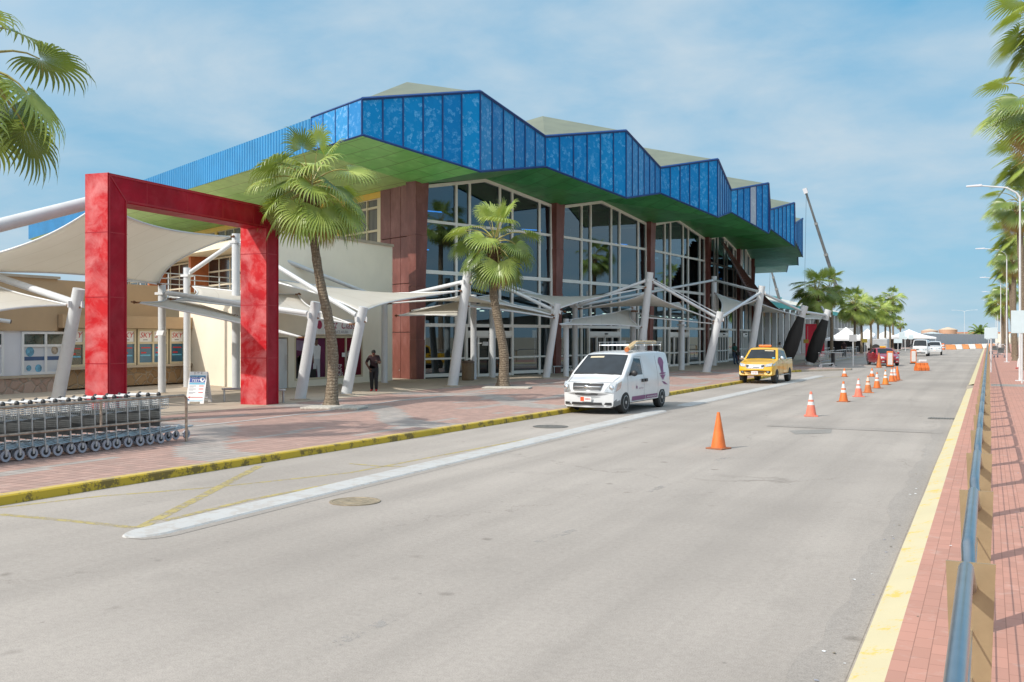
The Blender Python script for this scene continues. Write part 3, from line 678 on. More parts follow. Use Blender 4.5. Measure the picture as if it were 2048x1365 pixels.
# man in white printed on the window (flat poster): shirt, trousers, head, bag
def blob(pts,x,mi): pp.poly([(x,min(37.93,yc+(y-yc)*.95),.42+(z-.42)*.92) for y,z in pts],mi)
yc=37.22; X_=AX-.046
blob([(yc-.28,1.45),(yc+.3,1.45),(yc+.36,2.05),(yc+.16,2.16),(yc-.1,2.16),(yc-.34,2.05)],X_,2); blob([(yc-.22,.55),(yc-.02,.5),(yc+.05,1.2),(yc+.12,.5),(yc+.3,.55),(yc+.3,1.45),(yc-.26,1.45)],X_+.001,3)
blob([(yc-.08,2.1),(yc+.1,2.1),(yc+.16,2.3),(yc+.1,2.46),(yc-.06,2.46),(yc-.12,2.28)],X_+.002,4); blob([(yc-.13,2.3),(yc-.12,2.5),(yc+.02,2.56),(yc+.15,2.5),(yc+.17,2.42),(yc-.02,2.4)],X_+.003,5)
blob([(yc-.36,2.0),(yc-.24,1.9),(yc-.18,1.25),(yc-.26,1.2)],X_+.003,4); blob([(yc-.62,.5),(yc+.02,.5),(yc+.0,.95),(yc-.58,.95)],X_+.004,5); blob([(sy0+.1,.5),(sy0+.7,.5),(sy0+.75,1.1),(sy0+.45,1.7),(sy0+.1,1.5)],X_,5)
blob([(sy0+.1,1.9),(sy0+.9,1.8),(sy0+.95,2.3),(sy0+.1,2.4)],X_,6); blob([(sy0+.2,1.2),(sy0+.9,1.25),(sy0+.9,1.7),(sy0+.2,1.6)],X_,7)
pp.build('poster',[poster_bg,poster_red,shirt_white,pm('poster_pale_trousers',(.5,.52,.55),.5),skin_brown,hair_black,pm('poster_mauve',(.25,.17,.27),.5,var=.3),pm('poster_ochre',(.3,.2,.07),.5,var=.3)],sw)
for k,s in enumerate(('SKIP','THE','LINES')): text('lettering',s,white_print,sw,(AX-.044,38.98,.98-k*.2),(0,1,0),(0,0,1),.25,ext=.006)
ds_=MB()
for y in (39.28,39.72): ds_.box((AX+.015,y-.14,1.42),(AX+.03,y+.14,1.62))
ds_.build('door_sign',white_print,sw)
hh=MB(); hh.tube([(AX+.05,39.4,1.0),(AX+.05,39.4,1.7)],.02,6); hh.tube([(AX+.05,39.6,1.0),(AX+.05,39.6,1.7)],.02,6); hh.build('handle',steel,sw)
# shop sign
sg=thing('shop_sign','white shaped sign with red script lettering above the purple shop window','sign',(AX+.02,38.2,2.85))
SZ=-.0
a0,a1=37.0,40.1; mb=MB(); pts=[(a0,2.5),(a1-.25,2.5),(a1,2.95),(a1-.1,3.2),(a0+1.2,3.2),(a0+.6,3.34),(a0,3.05)]
n_=len(pts); mb.add([(AX+.02,y,z) for y,z in pts]+[(AX+.08,y,z) for y,z in pts],[list(range(n_-1,-1,-1)),list(range(n_,2*n_))]+[(i,(i+1)%n_,n_+(i+1)%n_,n_+i) for i in range(n_)])
mb.build('board',white_print,sg)
text('lettering','First  Class',maroon_ink,sg,(AX+.085,38.85,2.93),(0,1,0),(0,0,1),.56,shear=.45,ext=.004)
text('lettering','EXPERIENCE ARUBA',grey_ink,sg,(AX+.085,38.7,2.6),(0,1,0),(0,0,1),.19,ext=.004)
em=MB(); em.lathe([(.2,0),(.2,.01),(.15,.011),(.14,.004)],(0,0,0),18); 
em.v=[(AX+.084+p[2],37.28+p[0],2.93+p[1]) for p in em.v]; em.build('emblem',maroon_ink,sg)
# ================================================================ ticket office on the left
TX=-34.7
tk=thing('ticket_office','low tan ticket office with white windows and a rubble stone base at the left','building',(TX,10,.13))
w=MB(); w.box((TX-8,-20,2.62),(TX,29,4.75)); w.box((TX-8,-20,.75),(TX-.25,29,2.62)); w.build('wall',tan_wall,tk)
w=MB(); w.box((TX-8.02,-20,4.75),(TX+.12,29.05,4.86)); w.build('roof',concrete,tk)
w=MB(); w.box((TX-7,-20,.13),(TX+.06,28.9,.74)); w.build('stone_base',stone_pink,tk)
w=MB(); w.box((TX-.3,-20,.74),(TX+.13,28.95,.84)); w.build('sill',concrete,tk)
w=MB(); w.box((TX-.24,-20,.84),(TX-.1,28.95,2.62)); w.build('panel',lightgrey,tk)
bay_ys=[13.0,15.4,17.9,20.4,22.9,25.4]
blind=pm('white_blind',(.52,.55,.6),.5,var=.03); winlow=pm('window_film',(.55,.57,.61),.3,var=.05)
gdark=pm('green_dark_glass',(.015,.035,.03),.08,var=.6,vs=4,spec=.8)
for k in range(5):
    y0=15.2+k*3.05; y1=y0+2.15; wdw=MB(); x=TX-.1
    for y in (y0,(y0+y1)/2,y1): wdw.box((x-.02,y-.05,.86),(x+.07,y+.05,2.58))
    for z in (.9,2.02,2.54): wdw.box((x-.02,y0,z-.05),(x+.065,y1,z+.05))
    wo=wdw.build('window',white_paint,tk)
    g=MB(); flat(g,y0,y1,2.05,2.52,x+.015,0); flat(g,y0,y1,.9,2.0,x+.012,1 if k%2 else 2); g.build('pane',[gdark,winlow,blind],wo)
    if k in (4,2):
        dg=MB()
        flat(dg,y0+.05,y1-.05,1.42,1.58,x+.016,0)
        for cy,cz,r,mi in((y0+.35,1.78,.2,1),(y0+.75,1.1,.16,1),(y1-.62,1.82,.17,2),(y1-.3,1.12,.2,2),(y0+.3,1.12,.12,1)):
            dg.poly([(x+.018,cy+r*math.cos(t*math.pi/12),cz+r*math.sin(t*math.pi/12)) for t in range(24)],mi)
        dg.build('decal',[pm('navy_decal',(.03,.08,.2),.5),pm('sea_photo_decal',(.1,.3,.45),.5,var=.6,vs=6),pm('beach_photo_decal',(.3,.25,.2),.5,var=.7,vs=7)],wo)
# part with the ticket counters
w=MB(); w.box((TX-8,29.05,2.75),(TX+.25,37.0,3.3)); w.box((TX-8,29.05,.9),(TX-.25,37.0,2.75)); w.box((TX-8,29.05,3.3),(TX-2.5,37.,4.9)); w.build('wall',tan_wall,tk)
w=MB(); w.box((TX-3,29.05,.2),(TX+.05,37.,1.0)); w.build('stone_base',stone_brown,tk)
w=MB(); w.box((TX-.3,29.05,1.0),(TX+.28,37.,1.1)); w.build('counter',concrete,tk)
poster_sea=pm('blue_travel_poster',(.03,.13,.22),.3,var=.35,vs=1.5,spec=.7)
for k in range(4):
    y0=29.5+k*1.95; y1=y0+1.75; wdw=MB(); x=TX-.1
    for y in (y0,(y0+y1)/2,y1): wdw.box((x-.02,y-.05,1.1),(x+.06,y+.05,2.72))
    for z in (1.15,2.1,2.68): wdw.box((x-.02,y0,z-.05),(x+.055,y1,z+.05))
    wo=wdw.build('window',cream_frame,tk)
    g=MB(); flat(g,y0,y1,2.15,2.63,x+.01,0); flat(g,y0,(y0+y1)/2,1.2,2.06,x+.01,1 if k in(0,) else 2); flat(g,(y0+y1)/2,y1,1.2,2.06,x+.01,2); g.build('pane',[white_print,gdark,poster_sea],wo)
    for yy in ((y0*3+y1)/4,(y0+y1*3)/4):
        text('lettering','SKY',red_ink,wo,(x+.016,yy,2.44),(0,1,0),(0,0,1),.34,shear=.25,sx=1.15)
        l=MB(); l.box((x+.012,yy-.13,2.22),(x+.016,yy+.13,2.25)); l.box((x+.012,yy-.3,1.5),(x+.016,yy+.3,1.56),1); l.box((x+.012,yy-.26,1.62),(x+.016,yy+.05,1.68),2); l.box((x+.012,yy-.25,1.85),(x+.016,yy+.3,1.9),2); l.build('print',[black_plastic,sky_ink,red_ink],wo)
# upper terrace behind the counters
up=MB(); up.box((-52,37.5,.13),(-41,54,4.9)); up.build('terrace_block',beige,tk)

# railing on the terrace
rl=MB()
for z in (5.3,5.6,5.9): rl.tube([(-41.1,37.6,z),(-41.1,53.9,z)],.03,6)
for k in range(9): rl.tube([(-41.1,37.6+k*2.03,4.9),(-41.1,37.6+k*2.03,5.92)],.035,6)
rl.build('railing',white_metal,tk)
# security camera on the tan wall
p=D(28,640,38.0); p.x=TX+.02
cm=thing('security_camera','small white bullet camera on the tan wall above the windows','camera',(TX+.02,p.y,p.z))
mb=MB(); mb.box((TX,p.y-.08,p.z-.08),(TX+.08,p.y+.08,p.z+.08)); mb.tube([(TX+.05,p.y,p.z),(TX+.25,p.y+.12,p.z)],.03,6); mb.build('bracket',white_metal,cm)
mb=MB(); mb.tube([(TX+.2,p.y+.05,p.z),(TX+.38,p.y+.42,p.z-.06)],[.08,.085],10); b_=mb.build('body',white_metal,cm,smooth=40)
mb=MB(); mb.tube([(TX+.375,p.y+.41,p.z-.06),(TX+.4,p.y+.46,p.z-.068)],[.07,.07],10); mb.build('lens',black_plastic,b_)
# ================================================================ red portal
gate=thing('red_portal','tall mottled red square arch standing on the left pavement','arch',(-20.76,18.9,.13),R(5.6))
GL,GW,GH,GT=7.95,.74,6.55,.72; ps=.72
def panels(mb,x,y0,y1,z0,z1): pass
def redbox(name,a,b,seams_z=(),seams_y=()):
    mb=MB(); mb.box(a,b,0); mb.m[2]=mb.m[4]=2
    x0,y0,z0=a; x1,y1,z1=b; e=.012; t=.02
    for z in seams_z: mb.box((x0-e*.3,y0-e*.3,z-.012),(x1+e*.3,y1+e*.3,z+.012),1)
    for y in seams_y: mb.box((x0-e*.3,y-.012,z0-e*.3),(x1+e*.3,y+.012,z1+e*.3),1)
    return mb
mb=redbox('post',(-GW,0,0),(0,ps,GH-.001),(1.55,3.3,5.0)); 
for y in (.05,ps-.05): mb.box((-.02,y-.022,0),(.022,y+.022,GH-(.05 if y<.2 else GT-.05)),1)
mb.build('post',[red_paint,red_dark,red_lit],gate,local=True)
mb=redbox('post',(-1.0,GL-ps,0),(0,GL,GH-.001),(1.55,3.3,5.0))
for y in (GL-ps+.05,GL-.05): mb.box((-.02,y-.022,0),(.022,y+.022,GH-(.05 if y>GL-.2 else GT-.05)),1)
mb.build('post',[red_paint,red_dark,red_lit],gate,local=True)
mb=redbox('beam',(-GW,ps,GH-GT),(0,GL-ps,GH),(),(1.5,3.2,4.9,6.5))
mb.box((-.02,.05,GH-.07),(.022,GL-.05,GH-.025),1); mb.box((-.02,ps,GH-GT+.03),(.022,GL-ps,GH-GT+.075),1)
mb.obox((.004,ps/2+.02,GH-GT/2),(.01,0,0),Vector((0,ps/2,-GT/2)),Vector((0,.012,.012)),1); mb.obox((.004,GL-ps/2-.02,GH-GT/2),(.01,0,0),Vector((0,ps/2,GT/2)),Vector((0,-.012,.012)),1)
mb.build('beam',[red_paint,red_dark,red_lit],gate,local=True)
# ================================================================ canopy masts, posts, sails
def ray(px): k=(px-1024)/F; return k*CT-ST,k*ST+CT
def atY(px,py,Y): rx,ry=ray(px); d=Y/ry; return Vector((rx*d,Y,HC-(py-HY)*d/F))
def onX(px,X,z=.135): rx,ry=ray(px); d=X/rx; return Vector((X,ry*d,z))
MASTS={}
def mast(key,base,tpx,label,r=(.205,.18),rustcap=True,group='leaning canopy masts along the walkway',wrap=None):
    top=atY(*tpx,base.y); top.x=min(max(top.x,base.x-.2),base.x+2.4); t=thing('canopy_mast',label,'mast',base,0,group)
    a=(top-base).normalized(); mb=MB(); mb.tube([base-a*.0,base.lerp(top,.5),top],[r[0],(r[0]+r[1])/2,r[1]],18); mb.build('pole',white_metal,t,smooth=40)
    mb=MB(); mb.lathe([(r[0]+.16,0),(r[0]+.16,.03),(r[0]+.03,.05)],(base.x,base.y,base.z-.0),16); mb.build('base_plate',concrete,t)
    mb=MB(); mb.obox(top-a*.5,(r[1]+.1,0,0),(0,.02,0),(0,0,.1),0); mb.obox(top-a*.5,(.02,0,0),(0,r[1]+.12,0),(0,0,.1),0); mb.obox(top-a*.5-V3(0,0,.09),(r[1]+.05,0,0),(0,.025,0),(0,0,.03),1); mb.build('bracket',[white_paint,rust],t)
    MASTS[key]=(base,top,t,a); 
    if wrap:
        w=MB(); pts=[base.lerp(top,s) for s in(.06,.09,.3,.55,.78,.82)]; w.tube(pts,[r[0]+.02,r[0]+.12,r[0]+.24,r[0]+.2,r[1]+.05,r[1]+.015],16); w.build('black_wrap',pm('black_fabric_wrap_%s'%key,(.012,.011,.011),.7,var=.4,vs=3,st=(1,1,.3)),t,smooth=50)
    return top
M0=mast('M0',G(112,818,.135),(158,578),'leaning white mast in front of the tan ticket office, left of the red arch')
M1=mast('M1',G(600,800,.135),(632,604),'leaning white mast between the red arch and the nearest full palm')
M2=mast('M2',G(692,790,.135),(727,614),'short leaning white mast just right of the nearest full palm trunk')
M3=mast('M3',G(905,773,.135),(936,543),'tall leaning white mast between the man in black and the smaller palm',r=(.24,.2))
M4=mast('M4',G(1092,757,.135),(1115,607),'short leaning white mast between the smaller palm and the white van')
M5=mast('M5',onX(1277,-19.5),(1300,545),'tall leaning white mast rising behind the white van',r=(.26,.22))
M6=mast('M6',G(1412,746,.135),(1441,624),'short leaning white mast left of the yellow pickup',r=(.25,.22))
M7=mast('M7',onX(1497,-15.2),(1524,572),'tall leaning white mast directly behind the yellow pickup cab',r=(.27,.23))
M8=mast('M8',onX(1568,-13.6),(1610,612),'leaning mast in a black wrap directly above the yellow pickup bed',r=(.3,.25),wrap=1)
M9=mast('M9',G(1618,731,.135),(1657,620),'leaning mast in a black wrap with a bare white foot, right of the yellow pickup',r=(.3,.25),wrap=1)
M10=mast('M10',onX(1617,-15.5),(1643,601),'tall leaning white mast standing behind the two black-wrapped masts',r=(.26,.22))
POST={}
def post(key,base,tpy,label,r=.17,rs=False):
    d=Vector((base.x,base.y)); zc=-base.x*ST+base.y*CT; top=Vector((base.x,base.y,HC-(tpy-HY)*zc/F))
    t=thing('canopy_post',label,'post',base,0,'upright canopy posts'); mb=MB(); mb.tube([base,top],r,14); mb.build('pole',white_metal,t,smooth=40)
    mb=MB(); mb.lathe([(r+.1,0),(r+.1,.02),(r+.02,.03)],tuple(base),14); mb.build('base_plate',concrete,t)
    mb=MB(); mb.obox(top-V3(0,0,.35),(r+.06,0,0),(0,r+.03,0),(0,0,.05)); mb.build('collar',rust if rs else white_paint,t)
    POST[key]=(base,top); return top
P3=post('P3',G(324,787,.135),570,'upright white canopy post seen through the middle of the red arch',.15)
P4=post('P4',G(374,776,.135),536,'upright white canopy post behind the folding test sign',.15)
P5=post('P5',G(472,781,.135),468,'tall upright white post just left of the red arch right leg',.17)
P6=post('P6',G(769,767,.135),588,'upright white canopy post right behind the man in black',.15)
P7=post('P7',G(947,760,.135),590,'upright white canopy post beside the litter bin',.16,True)
P8=post('P8',G(1132,754,.135),638,'upright white canopy post just left of the white van windscreen',.16)
P9=post('P9',onX(1266,-20.6),612,'rust-stained upright canopy post behind the tall mast above the van',.2,True)
P10=post('P10',G(1363,741,.135),640,'upright white canopy post right of the white van rear',.2)
P11=post('P11',onX(1428,-18.9),553,'tall upright post at the brown louvre screen',.2)
P12=post('P12',onX(985,-24.4),552,'tall upright white post hidden by the crown of the smaller palm',.17)
P13=post('P13',onX(1150,-22.6),603,'upright white post before the second glazed bay',.17)
BOOMS=[('M3','P6'),('P5','P6'),('P5','M2'),('P3','M1'),('P4','P5'),('P12','M4'),('P12','P13'),('M5','P13'),('M5','M6'),('P11','M7'),('P11','P13'),('M7','M6'),('M7','M8'),('M8','M9'),('M10','M9')]
def tip(k): return (MASTS[k][1]-MASTS[k][3]*.45) if k in MASTS else POST[k][1]-V3(0,0,.3)
bl={'M3':'third','P5':'arch'}
where={('M3','P6'):'white canopy boom from the tall mast to the post behind the man in black',('P5','P6'):'white canopy boom crossing in front of the plain pale annex wall',('P5','M2'):'white canopy boom falling from the red arch to the short mast by the nearest palm',
('P3','M1'):'white canopy boom passing behind the red arch right leg to the leaning mast',('P4','P5'):'level white canopy boom framed by the red arch',('P12','M4'):'white canopy boom falling from the smaller palm to the short mast before the van',('P12','P13'):'rear white canopy boom right of the smaller palm against the glass',
('M5','P13'):'white canopy boom sloping left from the tall mast above the van',('M5','M6'):'white canopy boom sloping right from the tall mast above the van',('P11','M7'):'white canopy boom in front of the brown louvre screen',('P11','P13'):'white canopy boom rising to the post left of the brown louvre screen',
('M7','M6'):'white canopy boom between the short mast and the tall mast behind the pickup',('M7','M8'):'white canopy boom above the yellow pickup bed',('M8','M9'):'short white canopy boom joining the two black-wrapped masts',('M10','M9'):'short white boom at the tallest mast behind the black wraps'}
for a,b in BOOMS:
    p,q=tip(a),tip(b); d=(q-p).normalized(); p=p+d*.3; q=q-d*.3
    t=thing('canopy_boom',where[(a,b)],'boom',p,0,'white canopy booms'); mb=MB(); mb.tube([p,q],.095,12); mb.build('pipe',white_metal,t,smooth=40)
    mb=MB(); 
    for e,s in((p,-1),(q,1)): mb.obox(e+d*.12*s,d*.15,(0,0,.07),d.cross(Vector((0,0,1))).normalized()*.02)
    mb.build('end_plate',white_paint,t)
LOOSE_LEFT=None
def sail(c,label,seams=5,sc_=.19,group='white tensile sails over the walkway'):
    c=[Vector(p) for p in c]; o=(c[0]+c[1]+c[2]+c[3])/4; t=thing('shade_sail',label,'sail',o,0,group)
    cen=o
    def fn(u,v):
        uu=.5+(u-.5)*(1-sc_*math.sin(math.pi*v)); vv=.5+(v-.5)*(1-sc_*math.sin(math.pi*u))
        uu=lerp(.03,.97,uu); vv=lerp(.03,.97,vv)
        return c[0].lerp(c[1],uu).lerp(c[3].lerp(c[2],uu),vv)
    N=18; mb=MB(); mb.grid(fn,N,N)
    for j in range(N):
        for i in range(N): mb.uv[j*N+i]=[((a/N)*seams*.314,b/N) for a,b in((i,j),(i+1,j),(i+1,j+1),(i,j+1))]
    m=mb.build('membrane',membrane_mat,t); 
    for p in m.data.polygons: p.use_smooth=True
    s=m.modifiers.new('thickness','SOLIDIFY'); s.thickness=.012
    e=MB(); e.tube([fn(i/N,0) for i in range(N+1)],.035,6); e.tube([fn(i/N,1) for i in range(N+1)],.035,6); e.tube([fn(0,i/N) for i in range(N+1)],.035,6); e.tube([fn(1,i/N) for i in range(N+1)],.035,6); e.build('edge_cable',white_paint,t)
    k=MB()
    for (u,v),q in zip(((0,0),(1,0),(1,1),(0,1)),c): 
        a=fn(u,v); k.tube([a,q],.028,5); k.obox(a,(.09,0,0),(0,.09,0),(0,0,.03)); mq=(a+q)/2; k.ball(mq,.06,6)
    k.build('tension_rod',rust,t); return t
def mt(k,f=.85): b,t,_,a=MASTS[k]; return t-a*f
def pt(k,f=.4): return POST[k][1]-V3(0,0,f)
sail([mt('M2',.3),mt('M3'),pt('P6',.1),pt('P5',1.6)],'white sail seen from above in front of the plain pale annex wall')
sail([mt('M3',1.),mt('M4',.7),pt('P12',1.),pt('P6',.5)],'beige-shaded sail at the tall mast behind the smaller palm')
sail([mt('M4',.4),mt('M5',.9),pt('P13',.1),pt('P12',.6)],'white sail left above the van, between the short and the tall mast')
sail([mt('M5',1.1),mt('M6',.7),pt('P10',-1.2),pt('P13',.5)],'shaded sail right above the van sloping down to the short mast')
sail([mt('M6',.4),mt('M7',.8),POST['P11'][1]+V3(1.5,9,-2.2),pt('P11',1.2)],'grey-white sail in front of the brown louvre screen')
sail([mt('M7',1.2),mt('M8',.9),POST['P11'][1]+V3(3.5,16,-2.5),POST['P11'][1]+V3(1.5,9,-2.6)],'shaded sail over the walkway behind the yellow pickup')
sail([mt('M8',1.),mt('M9',.9),POST['P11'][1]+V3(5,26,-2.),POST['P11'][1]+V3(3.5,16,-2.9)],'shaded sail behind the two black-wrapped masts')
sail([MASTS['M4'][0].lerp(M4,.72),MASTS['M5'][0].lerp(M5,.45),pt('P9',.1),pt('P8',.1)],'lower shaded sail above the white van roof rack',4)
sail([MASTS['M5'][0].lerp(M5,.55),MASTS['M6'][0].lerp(M6,.8),pt('P10',.1),pt('P9',.4)],'lower shaded sail right of the tall mast above the van',4)
sail([MASTS['M3'][0].lerp(M3,.7),MASTS['M4'][0].lerp(M4,.8),pt('P8',-.4),pt('P7',.2)],'lower shaded sail right of the smaller palm',4)
sail([D(790,632,47),MASTS['M3'][0].lerp(M3,.6),pt('P7',.15),D(820,622,50)],'small low sail left of the tall mast at the smaller palm',3)
sail([D(335,598,38.5),mt('M2',.75),D(600,588,42.5),D(380,572,44)],'white sail running behind the red arch right leg to the short mast',5)
sail([D(262,604,36),MASTS['M1'][0].lerp(M1,.62),D(470,632,41),D(335,586,41)],'low sail seen through the red arch ending at the leaning mast beside it',4)
BIGP=V3(*D(203,400,28.6)); 
tp=thing('canopy_post','tall white canopy post standing behind the left leg of the red arch','post',(BIGP.x,BIGP.y,.135),0,'upright canopy posts'); mb=MB(); mb.tube([(BIGP.x,BIGP.y,.135),BIGP+V3(0,0,.35)],.2,14); mb.build('pole',white_metal,tp,smooth=40)
sail([D(-190,548,31),pt('P3',.05),pt('P5',.1),BIGP],'largest sail of all, beige with dark seams, spanning behind the red arch left leg',7,.2)
sail([MASTS['M0'][0].lerp(M0,.86),D(-60,545,34),D(-190,612,31),D(-90,640,27)],'grey sail corner at the left picture edge tied to the mast by the ticket office',4)
p,q=BIGP,D(-140,486,25.5)
t=thing('canopy_boom','thick white canopy boom in the sky left of the red arch','boom',p,0,'white canopy booms'); mb=MB(); mb.tube([p,q],.19,14); mb.build('pipe',white_metal,t,smooth=40)
p,q=MASTS['M0'][0].lerp(M0,.88),D(-60,536,34)
t=thing('canopy_boom','white canopy boom reaching left from the mast by the ticket office','boom',p,0,'white canopy booms'); mb=MB(); mb.tube([p,q],.12,12); mb.build('pipe',white_metal,t,smooth=40)
sail([V3(-21.,15.2,4.9),V3(-21,3,6.),V3(-33,3,5.2),V3(-33,16,6.2)],'unseen sail added beyond the left picture edge to shade the mast and red arch',6)  # out of view, added for the shadow it casts
# thin stay from the tall mast
p,q=mt('M5',.3),mt('M6',.2); t=tag(MB().tube([p,q],.03,6).build('stay_cable',white_metal),'thin white stay cable right of the tall mast above the van','cable')
# ================================================================ low guard rails, bin, kerb boxes
def guard(p,ang,L,label):
    t=thing('guard_rail',label,'guard rail',p,ang,'low metal guard rails at the mast feet'); mb=MB(); mb.box((-L/2,-.09,.4),(L/2,.09,.47)); mb.build('top_bar',galv,t,local=True,bevel=.015)
    for s in(-1,1): 
        mb=MB(); mb.tube([(s*L*.42,0,0),(s*L*.42,0,.4)],.035,8); mb.build('leg',galv,t,local=True)
guard(G(540,806,.135),R(35),1.05,'low grey guard rail before the red arch right leg')
guard(G(470,803,.135),R(60),.9,'low grey guard rail behind the left edge of the red arch right leg')
guard(G(826,757,.135),R(25),1.5,'low grey guard rail at the foot of the first rust-brown column')
guard(onX(1125,-23.4),R(60),1.5,'low grey guard rail at the second rust-brown column')
c=G(936,761,.135); bn=thing('litter_bin','brown round litter bin by the glass entrance','bin',c)
mb=MB(); mb.lathe([(.28,0),(.32,.04),(.33,.85),(.3,.9)],tuple(c),20); mb.build('body',pm('pebble_bin',(.19,.13,.08),.85,var=.5,vs=22,bump=.4,bs=50),bn,smooth=40)
mb=MB(); mb.lathe([(.34,.9),(.34,.97),(.22,1.02),(.2,.98)],tuple(c),20); mb.build('lid',pm('brown_bin_lid',(.12,.08,.055),.5),bn,smooth=40)
# floodlights on posts
for key,f,px_,lab in (('P7',.42,(.6,.2),'small white floodlight on the post by the litter bin'),('P9',.45,(-.5,-.4),'small white floodlight on the rust-stained post'),('P3',.55,(.3,-.35),'small white wall light on the post inside the red arch')):
    b,tq=POST[key]; q=b.lerp(tq,f); t=thing('floodlight',lab,'floodlight',q); mb=MB(); mb.tube([q,q+V3(px_[0]*.7,px_[1]*.7,.05)],.025,6); mb.build('arm',white_metal,t)
    mb=MB(); e=q+V3(px_[0],px_[1],.02); mb.obox(e,(.14,.05,0),(-.05,.12,0),(0,.04,.1)); mb.build('lamp_head',white_metal,t,bevel=.015)
# ================================================================ luggage trolleys and their corral rail
def make_cart():
    t=thing('luggage_trolley','x','trolley'); L=[]
    # local: +y is forward, handle at rear y=0
    mb=MB()
    for s in(-1,1):
        mb.tube([(s*.28,0,.22),(s*.28,-.02,.95),(s*.27,-.05,1.04)],.014,8); mb.tube([(s*.28,0,.22),(s*.2,.98,.30)],.016,8)
    mb.tube([(-.28,0,.22),(.28,0,.22)],.014,8); mb.tube([(-.2,.98,.30),(.2,.98,.30)],.016,8); mb.tube([(0,.98,.3),(0,.98,.12)],.014,6)
    for s in(-.14,0,.14): mb.tube([(s*1.3,.02,.23),(s,.97,.305)],.008,6)
    mb.build('frame',galv,t,local=True)
    mb=MB(); mb.box((-.25,.01,.36),(.25,.025,.80)); mb.build('panel',cart_panel,t,local=True)
    mb=MB()
    for k in range(5): z=.80+k*.04; mb.tube([(-.26,.02,z),(-.24,.26,z+.02),(.24,.26,z+.02),(.26,.02,z)],.006,4)
    for k in range(9): x=-.24+k*.06; mb.tube([(x,.02,.72),(x,.25,.74),(x,.26,.94)],.005,4)
    mb.build('basket',galv,t,local=True)
    mb=MB(); mb.tube([(-.3,-.05,1.05),(.3,-.05,1.05)],.02,10); h=mb.build('handle',white_metal,t,local=True,smooth=40)
    for s in(-1,1):
        mb=MB(); mb.ball((s*.28,-.05,1.04),(.05,.045,.055),10); mb.build('grip',black_plastic,h,local=True,smooth=60)
    for x,y in((-.28,.0),(.28,.0),(0,.98)):
        f=MB(); f.box((x-.035,y-.02,.1),(x-.025,y+.02,.24)); f.box((x+.025,y-.02,.1),(x+.035,y+.02,.24)); f.box((x-.035,y-.025,.2),(x+.035,y+.025,.24)); fo=f.build('fork',galv,t,local=True)
        w=MB(); prof=[(.05,-.012),(.098,-.02),(.105,0),(.098,.02),(.05,.012)]; w.lathe([(r,h_) for r,h_ in prof],(0,0,0),18); w.v=[(x+p[2],y+p[0],.105+p[1]) for p in w.v]; wo=w.build('wheel',cart_tyre,t,local=True,smooth=40)
        w=MB(); w.lathe([(.02,-.03),(.055,-.016),(.055,.016),(.02,.03)],(0,0,0),12); w.v=[(x+p[2],y+p[0],.105+p[1]) for p in w.v]; w.build('hub',black_plastic,wo,local=True)
    return t
cart_panel=pm('grey_trolley_panel',(.15,.165,.17),.45,.3,var=.25,vs=3); cart_tyre=pm('grey_trolley_tyre',(.42,.42,.47),.6,var=.1)
ca,cb_=V3(-16.33,9.2,KH),V3(-16.05,15.75,KH); nc=25; dirc=(cb_-ca).normalized(); ang=math.atan2(-dirc.x,dirc.y); c0=make_cart()
for i in range(nc):
    p=cb_.lerp(ca,i/(nc-1)); rnd=random.Random(i); 
    lab='grey luggage trolley nested in the row, %s from the right-hand end'%ORD[i] if i<20 else 'grey luggage trolley nested in the row, %s from the left-hand end'%ORD[nc-1-i]
    c=c0 if i==0 else copy_tree(c0); c.location=p+V3(rnd.uniform(-.015,.015),rnd.uniform(-.02,.02),0); c.rotation_euler=(0,0,ang+R(rnd.uniform(-1.5,1.5))); c['label']=lab if i else 'grey luggage trolley at the open right-hand end of the nested row'; c['group']='nested luggage trolleys'
cr=thing('trolley_rail','worn steel two-bar rail fencing the row of luggage trolleys','rail',(-15.55,16.2,KH))
a=V3(-15.62,16.35,KH); b=V3(-15.93,8.3,KH); d=(b-a).normalized()
mb=MB(); mb.tube([a+V3(0,0,0),a+V3(0,0,.93),a+V3(0,0,.99)+d*.06,b+V3(0,0,1.0)],.03,10); mb.build('top_rail',rusty,cr,smooth=40)
mb=MB(); mb.tube([a+V3(0,0,.5),b+V3(0,0,.5)],.026,10); mb.build('middle_rail',rusty,cr,smooth=40)
for f in(.275,.56,.85):
    mb=MB(); p=a.lerp(b,f); mb.tube([p,p+V3(0,0,.98)],.026,8) if f>.5 else mb.tube([p+V3(0,0,.5),p+V3(0,0,.98)],.026,8); mb.build('upright',rusty,cr,smooth=40)
